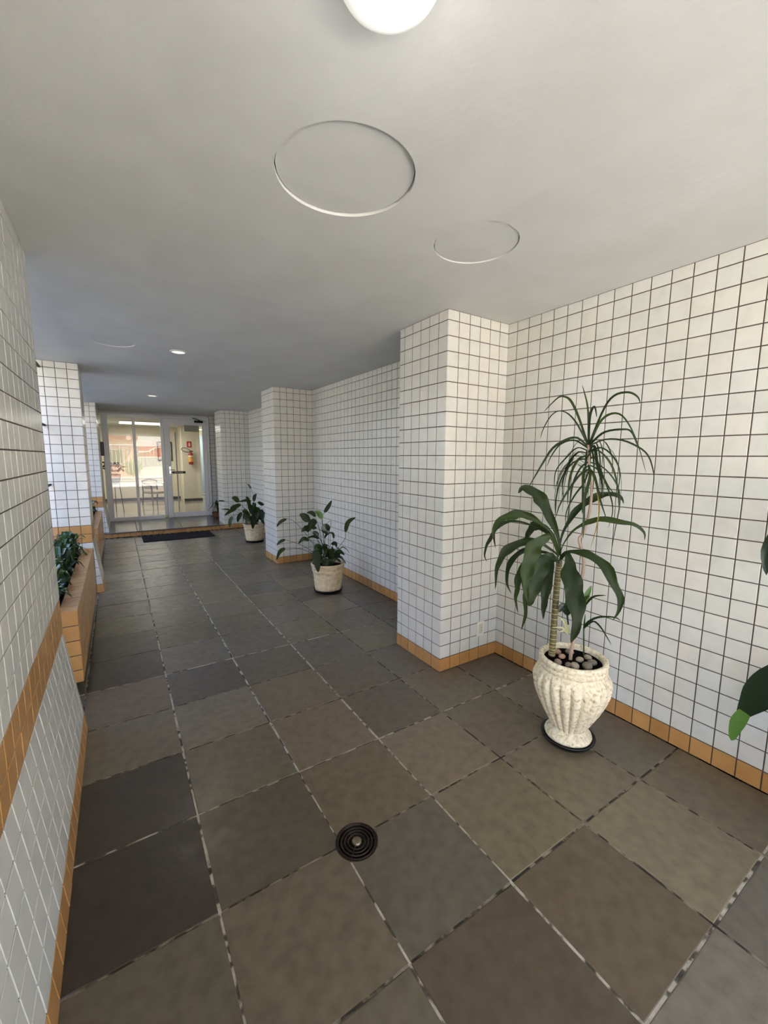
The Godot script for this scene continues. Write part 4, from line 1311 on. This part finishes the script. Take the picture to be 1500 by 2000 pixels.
# leaf paths in metres from each pot's base: width, then x, y, z of the midrib
const BROAD_LEAVES := [
	[0.067, -0.056, 1.097, -0.092, -0.048, 1.175, -0.102, -0.058, 1.294, -0.154, -0.077, 1.396, -0.208, -0.097, 1.448, -0.249, -0.129, 1.471, -0.307, -0.142, 1.439, -0.329],
	[0.040, -0.054, 1.098, -0.088, -0.026, 1.181, -0.108, 0.017, 1.267, -0.104, 0.072, 1.356, -0.079, 0.134, 1.420, -0.028, 0.186, 1.449, 0.030, 0.223, 1.434, 0.080, 0.233, 1.396, 0.095],
	[0.029, -0.052, 1.089, -0.086, -0.062, 1.155, -0.072, -0.058, 1.242, -0.024, -0.045, 1.291, 0.027, -0.032, 1.317, 0.070, -0.016, 1.332, 0.118, 0.016, 1.326, 0.198, 0.042, 1.316, 0.254, 0.063, 1.280, 0.294, 0.064, 1.241, 0.297],
	[0.049, -0.053, 1.062, -0.087, -0.058, 1.101, -0.076, -0.051, 1.129, -0.039, -0.036, 1.136, 0.024, -0.020, 1.121, 0.086, -0.004, 1.075, 0.156, 0.001, 0.994, 0.200, 0.009, 0.927, 0.233, 0.003, 0.862, 0.233, -0.011, 0.808, 0.213],
	[0.097, -0.093, 1.091, -0.056, -0.099, 1.135, -0.017, -0.115, 1.091, 0.010, -0.139, 1.032, 0.035, -0.162, 0.954, 0.077, -0.181, 0.868, 0.113, -0.197, 0.776, 0.126, -0.213, 0.690, 0.112],
	[0.049, -0.059, 1.124, -0.097, -0.087, 1.221, -0.118, -0.132, 1.279, -0.170, -0.169, 1.316, -0.217, -0.205, 1.326, -0.264, -0.230, 1.315, -0.298, -0.270, 1.283, -0.354, -0.287, 1.208, -0.376, -0.281, 1.116, -0.364],
	[0.023, -0.059, 1.115, -0.096, -0.064, 1.210, -0.174, -0.094, 1.256, -0.283, -0.132, 1.263, -0.390, -0.163, 1.206, -0.470, -0.176, 1.132, -0.506, -0.185, 1.079, -0.528, -0.187, 1.022, -0.536, -0.178, 0.983, -0.522],
	[0.055, -0.058, 1.106, -0.096, -0.043, 1.185, -0.147, -0.047, 1.239, -0.210, -0.062, 1.242, -0.263, -0.070, 1.191, -0.298, -0.074, 1.112, -0.313],
	[0.081, -0.082, 1.103, -0.077, -0.140, 1.206, -0.080, -0.170, 1.215, -0.098, -0.224, 1.172, -0.125, -0.257, 1.114, -0.131, -0.287, 1.023, -0.127, -0.300, 0.957, -0.122, -0.297, 0.857, -0.103],
	[0.050, -0.057, 1.088, -0.093, -0.080, 1.122, -0.116, -0.138, 1.171, -0.180, -0.191, 1.161, -0.244, -0.239, 1.114, -0.302, -0.265, 1.055, -0.333, -0.279, 0.979, -0.347, -0.283, 0.865, -0.349],
	[0.032, -0.057, 1.079, -0.093, -0.065, 1.092, -0.125, -0.097, 1.112, -0.228, -0.118, 1.093, -0.288, -0.139, 1.036, -0.348, -0.146, 0.952, -0.379, -0.142, 0.871, -0.383, -0.125, 0.805, -0.358],
	[0.042, -0.056, 1.070, -0.093, -0.075, 1.076, -0.117, -0.125, 1.087, -0.184, -0.170, 1.020, -0.241, -0.185, 0.949, -0.258, -0.191, 0.883, -0.261, -0.196, 0.816, -0.266, -0.188, 0.729, -0.251],
	[0.086, -0.081, 1.068, -0.075, -0.107, 1.087, -0.085, -0.139, 1.097, -0.102, -0.187, 1.047, -0.114, -0.230, 0.957, -0.111, -0.253, 0.872, -0.113, -0.263, 0.826, -0.123],
	[0.050, -0.071, 1.057, -0.078, -0.090, 1.075, -0.091, -0.106, 1.065, -0.104, -0.135, 0.973, -0.095, -0.161, 0.870, -0.093, -0.170, 0.800, -0.090, -0.172, 0.742, -0.089],
	[0.034, -0.056, 1.061, -0.092, -0.071, 1.040, -0.158, -0.081, 0.928, -0.240, -0.081, 0.819, -0.283, -0.066, 0.675, -0.292, -0.073, 0.574, -0.312],
	[0.042, -0.056, 1.066, -0.092, -0.076, 1.104, -0.159, -0.102, 1.083, -0.233, -0.112, 1.000, -0.275, -0.108, 0.901, -0.286, -0.097, 0.805, -0.275],
]
const THIN_LEAVES := [
	[0.016, 0.001, 1.721, 0.002, -0.006, 1.908, -0.010, -0.025, 2.038, -0.040],
	[0.016, 0.002, 1.721, 0.004, -0.052, 1.862, 0.032, -0.055, 1.914, 0.055, -0.051, 1.859, 0.070],
	[0.017, 0.003, 1.721, 0.005, 0.000, 1.901, 0.074, 0.013, 1.967, 0.117, 0.038, 1.979, 0.172, 0.058, 1.956, 0.208, 0.065, 1.922, 0.222],
	[0.016, 0.005, 1.721, 0.007, -0.003, 1.831, 0.056, 0.003, 1.872, 0.098, 0.017, 1.873, 0.146, 0.028, 1.824, 0.189, 0.038, 1.724, 0.237, 0.054, 1.581, 0.281],
	[0.018, 0.005, 1.719, 0.007, 0.077, 1.787, 0.039, 0.153, 1.804, 0.096, 0.186, 1.791, 0.128, 0.211, 1.714, 0.154],
	[0.012, 0.005, 1.717, 0.008, 0.030, 1.748, 0.076, 0.060, 1.743, 0.149, 0.087, 1.710, 0.214, 0.107, 1.664, 0.260, 0.118, 1.580, 0.287, 0.119, 1.518, 0.292],
	[0.017, -0.000, 1.721, -0.000, -0.005, 1.863, -0.057, -0.017, 1.957, -0.102, -0.030, 1.986, -0.133, -0.048, 1.983, -0.168, -0.081, 1.910, -0.229],
	[0.015, -0.000, 1.721, -0.000, -0.058, 1.826, -0.030, -0.099, 1.883, -0.062, -0.131, 1.899, -0.095, -0.157, 1.876, -0.123, -0.182, 1.811, -0.148, -0.191, 1.753, -0.160],
	[0.017, 0.000, 1.713, 0.000, -0.052, 1.757, -0.029, -0.098, 1.749, -0.062, -0.157, 1.703, -0.102, -0.198, 1.629, -0.125, -0.231, 1.545, -0.153, -0.246, 1.494, -0.173],
	[0.012, 0.000, 1.704, 0.001, 0.000, 1.748, -0.080, -0.010, 1.728, -0.157, -0.016, 1.663, -0.208, -0.023, 1.601, -0.230],
	[0.013, 0.002, 1.688, 0.003, -0.049, 1.704, -0.027, -0.102, 1.654, -0.052, -0.152, 1.580, -0.078, -0.163, 1.480, -0.075],
	[0.014, 0.003, 1.672, 0.005, -0.003, 1.680, -0.054, 0.002, 1.603, -0.118, 0.015, 1.496, -0.148, 0.032, 1.388, -0.140],
	[0.016, 0.003, 1.663, 0.005, -0.046, 1.646, -0.016, -0.101, 1.573, -0.020, -0.134, 1.484, -0.010, -0.142, 1.402, -0.003],
	[0.019, -0.022, 1.679, 0.021, -0.042, 1.711, 0.063, -0.096, 1.616, 0.118, -0.123, 1.526, 0.165, -0.131, 1.465, 0.170],
	[0.014, 0.004, 1.688, 0.007, 0.010, 1.703, 0.075, 0.012, 1.648, 0.143, 0.007, 1.570, 0.179, -0.007, 1.461, 0.180],
	[0.015, 0.004, 1.680, 0.007, 0.048, 1.688, 0.037, 0.112, 1.614, 0.075, 0.159, 1.497, 0.092, 0.178, 1.369, 0.100],
	[0.013, 0.005, 1.647, 0.009, 0.033, 1.647, 0.032, 0.072, 1.564, 0.050, 0.100, 1.498, 0.074, 0.119, 1.457, 0.100],
	[0.019, -0.037, 1.614, 0.035, -0.056, 1.550, 0.058, -0.104, 1.439, 0.066, -0.127, 1.322, 0.085, -0.132, 1.234, 0.090],
	[0.018, -0.037, 1.606, 0.036, -0.061, 1.582, 0.025, -0.094, 1.462, 0.050, -0.104, 1.358, 0.059],
	[0.012, 0.005, 1.630, 0.009, -0.030, 1.597, -0.014, -0.070, 1.514, -0.026, -0.094, 1.415, -0.022, -0.108, 1.289, -0.023],
	[0.014, -0.019, 1.598, 0.026, -0.029, 1.558, 0.067, -0.060, 1.458, 0.118, -0.067, 1.405, 0.142, -0.061, 1.336, 0.168],
	[0.011, 0.007, 1.614, 0.011, 0.020, 1.582, 0.062, 0.025, 1.487, 0.116, 0.026, 1.384, 0.148, 0.014, 1.285, 0.138],
	[0.015, 0.006, 1.589, 0.009, -0.029, 1.555, -0.020, -0.078, 1.462, -0.055, -0.104, 1.384, -0.079, -0.112, 1.323, -0.088],
	[0.012, 0.007, 1.581, 0.011, 0.014, 1.512, -0.016, 0.009, 1.440, -0.063, 0.003, 1.349, -0.101, 0.006, 1.259, -0.106],
	[0.011, -0.018, 1.589, 0.028, -0.016, 1.518, 0.071, -0.028, 1.398, 0.104, -0.044, 1.294, 0.108, -0.060, 1.177, 0.093],
	[0.011, 0.006, 1.630, 0.010, 0.056, 1.598, 0.065, 0.104, 1.517, 0.112, 0.129, 1.417, 0.127, 0.134, 1.245, 0.109, 0.132, 1.140, 0.101],
	[0.014, 0.004, 1.647, 0.006, -0.011, 1.629, -0.064, -0.016, 1.542, -0.130, -0.012, 1.415, -0.164, -0.008, 1.324, -0.166],
]
const STEMS := [
	[0.037, -0.059, 0.493, -0.097, -0.058, 0.589, -0.096, -0.058, 0.758, -0.095, -0.057, 0.916, -0.093, -0.055, 1.025, -0.090, -0.055, 1.070, -0.090],
	[0.017, -0.007, 0.487, -0.011, -0.005, 0.554, -0.008, 0.005, 0.743, 0.008, 0.007, 0.942, 0.011, 0.011, 1.023, 0.018, 0.011, 1.076, 0.018, 0.002, 1.145, 0.004, -0.005, 1.205, -0.008, 0.005, 1.241, 0.009, 0.016, 1.363, 0.027, 0.018, 1.481, 0.029, 0.009, 1.581, 0.015, 0.001, 1.721, 0.002],
	[0.008, 0.099, 0.467, 0.008, 0.095, 0.571, 0.003, 0.092, 0.664, -0.002],
]
const SMALL_LEAVES := [
	[0.036, 0.062, 0.804, 0.006, 0.083, 0.854, 0.004, 0.105, 0.923, 0.018],
	[0.012, 0.062, 0.795, 0.006, 0.053, 0.877, 0.061, 0.074, 0.901, 0.122],
	[0.026, 0.060, 0.794, 0.003, 0.042, 0.847, 0.015, 0.048, 0.881, 0.041],
	[0.017, 0.092, 0.664, -0.002, 0.089, 0.712, 0.025, 0.096, 0.757, 0.081, 0.120, 0.775, 0.153, 0.134, 0.761, 0.181],
	[0.014, 0.092, 0.660, -0.002, 0.079, 0.727, 0.057, 0.075, 0.714, 0.101, 0.072, 0.676, 0.140, 0.080, 0.630, 0.169],
	[0.013, 0.093, 0.646, -0.001, 0.093, 0.693, -0.001, 0.094, 0.749, -0.000],
	[0.023, -0.034, 0.650, -0.017, -0.057, 0.717, -0.026, -0.079, 0.753, -0.052],
	[0.014, -0.034, 0.659, -0.017, -0.072, 0.690, -0.033, -0.115, 0.687, -0.072],
	[0.014, -0.034, 0.650, -0.017, -0.071, 0.675, -0.023, -0.095, 0.665, -0.040],
	[0.044, -0.020, 0.752, -0.033, -0.067, 0.816, -0.036, -0.090, 0.779, -0.051],
	[0.014, -0.019, 0.697, -0.030, -0.007, 0.762, -0.052, -0.006, 0.831, -0.068],
]
const LILY_NEAR := [
	[0.066, -0.017, 0.391, -0.008, -0.056, 0.655, 0.006, -0.080, 0.910, 0.015, -0.109, 0.973, 0.004, -0.160, 1.004, -0.019],
	[0.050, -0.017, 0.391, -0.008, -0.034, 0.728, -0.051, -0.038, 0.913, -0.066, -0.014, 0.972, -0.058, 0.033, 1.047, -0.039, 0.072, 1.124, -0.022],
	[0.051, -0.017, 0.391, -0.008, -0.048, 0.680, -0.093, -0.093, 0.915, -0.148, -0.129, 0.967, -0.169, -0.188, 0.965, -0.198],
	[0.089, -0.017, 0.391, -0.008, -0.136, 0.662, 0.003, -0.234, 0.886, -0.005, -0.285, 0.945, -0.024, -0.337, 0.976, -0.046],
	[0.093, -0.025, 0.396, 0.010, -0.127, 0.755, 0.066, -0.171, 0.891, 0.072, -0.225, 0.869, 0.055, -0.279, 0.764, 0.036],
	[0.062, -0.017, 0.391, -0.008, -0.126, 0.657, -0.019, -0.218, 0.779, -0.049, -0.262, 0.792, -0.067, -0.303, 0.756, -0.086],
	[0.051, -0.017, 0.391, -0.008, -0.007, 0.678, -0.081, -0.081, 0.771, -0.138, -0.147, 0.788, -0.176, -0.221, 0.797, -0.213],
	[0.106, -0.025, 0.396, 0.010, -0.024, 0.663, 0.073, -0.007, 0.885, 0.118, -0.061, 0.862, 0.099, -0.067, 0.788, 0.100, -0.038, 0.744, 0.115],
	[0.055, -0.017, 0.391, -0.008, 0.082, 0.496, 0.058, 0.177, 0.659, 0.123, 0.179, 0.737, 0.129, 0.207, 0.864, 0.149, 0.290, 0.923, 0.190],
	[0.040, -0.017, 0.391, -0.008, -0.161, 0.576, -0.024, -0.306, 0.788, -0.043, -0.405, 0.899, -0.069, -0.478, 0.925, -0.095, -0.544, 0.890, -0.122, -0.588, 0.830, -0.141],
	[0.040, -0.017, 0.391, -0.008, -0.199, 0.514, -0.019, -0.339, 0.610, -0.035, -0.507, 0.682, -0.077, -0.559, 0.660, -0.096, -0.603, 0.616, -0.114],
	[0.050, -0.017, 0.391, -0.008, -0.214, 0.501, -0.005, -0.390, 0.578, -0.016, -0.522, 0.588, -0.041, -0.583, 0.552, -0.057, -0.623, 0.452, -0.068],
	[0.049, -0.017, 0.391, -0.008, -0.137, 0.578, 0.003, -0.234, 0.653, -0.014, -0.296, 0.681, -0.032, -0.358, 0.617, -0.056],
	[0.042, -0.017, 0.391, -0.008, -0.060, 0.568, -0.008, -0.099, 0.663, -0.018, -0.167, 0.691, -0.046, -0.235, 0.674, -0.076],
	[0.059, -0.017, 0.391, -0.008, -0.030, 0.556, -0.055, -0.074, 0.682, -0.096, -0.110, 0.716, -0.116, -0.139, 0.734, -0.131],
	[0.105, -0.059, 0.416, 0.083, -0.147, 0.557, 0.105, -0.206, 0.538, 0.100, -0.202, 0.460, 0.127, -0.196, 0.295, 0.152],
	[0.034, -0.017, 0.391, -0.008, 0.032, 0.514, -0.010, 0.051, 0.724, -0.027, 0.014, 0.707, -0.047, -0.016, 0.647, -0.063],
	[0.031, -0.017, 0.391, -0.008, 0.077, 0.506, -0.026, 0.108, 0.637, -0.050, 0.104, 0.697, -0.060, 0.067, 0.719, -0.079],
	[0.050, -0.017, 0.391, -0.008, -0.019, 0.533, 0.059, 0.001, 0.605, 0.095, 0.041, 0.615, 0.125, 0.054, 0.565, 0.135],
	[0.041, -0.017, 0.391, -0.008, -0.061, 0.541, 0.072, -0.084, 0.596, 0.085, -0.043, 0.596, 0.112],
	[0.058, -0.017, 0.391, -0.008, 0.047, 0.464, 0.092, 0.088, 0.511, 0.140, 0.143, 0.469, 0.177],
	[0.033, -0.017, 0.391, -0.008, 0.050, 0.445, 0.084, 0.105, 0.441, 0.141, 0.158, 0.358, 0.183],
	[0.049, -0.038, 0.404, 0.038, 0.015, 0.452, 0.138, 0.049, 0.482, 0.181, 0.068, 0.441, 0.197],
	[0.090, -0.038, 0.404, 0.038, -0.113, 0.478, 0.066, -0.153, 0.527, 0.077, -0.225, 0.516, 0.061],
	[0.065, -0.067, 0.421, 0.101, -0.099, 0.428, 0.113, -0.090, 0.409, 0.150, -0.098, 0.349, 0.175],
	[0.073, -0.038, 0.404, 0.038, -0.129, 0.463, 0.062, -0.200, 0.463, 0.063, -0.233, 0.425, 0.057],
	[0.066, -0.017, 0.391, -0.008, -0.083, 0.525, 0.022, -0.143, 0.581, 0.017, -0.182, 0.541, 0.004],
	[0.042, -0.017, 0.391, -0.008, 0.023, 0.428, 0.026, 0.041, 0.498, 0.048, 0.032, 0.568, 0.048],
	[0.042, -0.017, 0.391, -0.008, -0.001, 0.429, 0.018, -0.027, 0.530, 0.036, -0.043, 0.591, 0.035],
	[0.050, -0.034, 0.401, 0.029, 0.020, 0.428, 0.108, 0.050, 0.448, 0.142, 0.089, 0.501, 0.174],
]
const LILY_FAR := [
	[0.050, -0.015, 0.364, -0.004, 0.006, 0.831, 0.002, -0.035, 1.033, -0.010, -0.061, 1.085, -0.016, -0.096, 1.134, -0.026],
	[0.068, -0.015, 0.364, -0.004, -0.002, 0.609, 0.031, -0.000, 0.790, 0.047, 0.015, 0.887, 0.055, 0.050, 0.938, 0.065],
	[0.096, -0.015, 0.364, -0.004, -0.146, 0.617, 0.023, -0.282, 0.787, 0.019, -0.341, 0.863, 0.010, -0.398, 0.861, -0.004],
	[0.068, -0.015, 0.364, -0.004, -0.029, 0.610, 0.020, -0.054, 0.784, 0.029, -0.136, 0.812, 0.012, -0.272, 0.790, -0.022],
	[0.088, -0.015, 0.364, -0.004, -0.120, 0.572, 0.030, -0.246, 0.743, 0.040, -0.357, 0.704, 0.024, -0.440, 0.678, 0.005],
	[0.075, -0.015, 0.364, -0.004, -0.185, 0.579, 0.058, -0.328, 0.693, 0.079, -0.441, 0.642, 0.076, -0.557, 0.553, 0.056],
	[0.032, -0.015, 0.364, -0.004, -0.201, 0.544, 0.002, -0.446, 0.646, -0.024, -0.486, 0.659, -0.031, -0.585, 0.663, -0.055],
	[0.032, -0.015, 0.364, -0.004, -0.132, 0.458, -0.051, -0.309, 0.686, -0.123, -0.490, 0.801, -0.183, -0.556, 0.807, -0.202, -0.615, 0.800, -0.218],
	[0.081, -0.015, 0.364, -0.004, -0.294, 0.561, 0.092, -0.424, 0.543, 0.109, -0.471, 0.432, 0.124, -0.485, 0.335, 0.128],
	[0.076, -0.021, 0.367, 0.015, -0.165, 0.552, 0.087, -0.252, 0.603, 0.103, -0.316, 0.507, 0.115, -0.336, 0.421, 0.116],
	[0.068, -0.015, 0.364, -0.004, 0.025, 0.608, 0.040, 0.068, 0.781, 0.066, 0.134, 0.735, 0.088, 0.178, 0.723, 0.100],
	[0.027, -0.015, 0.364, -0.004, 0.098, 0.599, -0.007, 0.218, 0.745, 0.011, 0.290, 0.792, 0.027, 0.336, 0.800, 0.039],
	[0.089, -0.021, 0.367, 0.015, 0.012, 0.538, 0.077, 0.037, 0.660, 0.108, 0.060, 0.570, 0.120],
	[0.092, -0.021, 0.367, 0.015, 0.050, 0.539, 0.101, 0.106, 0.645, 0.151, 0.122, 0.513, 0.181, 0.096, 0.395, 0.181],
	[0.033, -0.015, 0.364, -0.004, 0.104, 0.531, 0.068, 0.185, 0.559, 0.100, 0.247, 0.539, 0.119],
	[0.074, -0.015, 0.364, -0.004, -0.011, 0.567, 0.057, -0.007, 0.765, 0.096, -0.039, 0.663, 0.093],
	[0.091, -0.041, 0.379, 0.092, -0.075, 0.460, 0.119, -0.074, 0.538, 0.151, -0.075, 0.410, 0.192, -0.083, 0.276, 0.205],
	[0.088, -0.015, 0.364, -0.004, -0.095, 0.541, 0.039, -0.207, 0.638, 0.042, -0.143, 0.585, 0.065],
	[0.088, -0.021, 0.367, 0.015, -0.103, 0.485, 0.063, -0.164, 0.581, 0.090, -0.227, 0.468, 0.094],
	[0.089, -0.028, 0.372, 0.044, 0.055, 0.451, 0.126, 0.092, 0.482, 0.156, 0.136, 0.349, 0.192],
	[0.088, -0.028, 0.372, 0.044, -0.084, 0.458, 0.096, -0.147, 0.495, 0.122, -0.189, 0.355, 0.156],
	[0.091, -0.015, 0.364, -0.004, 0.011, 0.449, -0.034, -0.022, 0.671, -0.106, -0.077, 0.642, -0.125],
	[0.076, -0.015, 0.364, -0.004, 0.053, 0.432, -0.027, 0.139, 0.545, -0.051, 0.104, 0.667, -0.075],
	[0.075, -0.015, 0.364, -0.004, -0.039, 0.525, -0.061, -0.072, 0.824, -0.122, -0.112, 0.840, -0.134],
	[0.103, -0.028, 0.372, 0.044, 0.016, 0.451, 0.105, 0.024, 0.545, 0.143, 0.001, 0.429, 0.156],
]
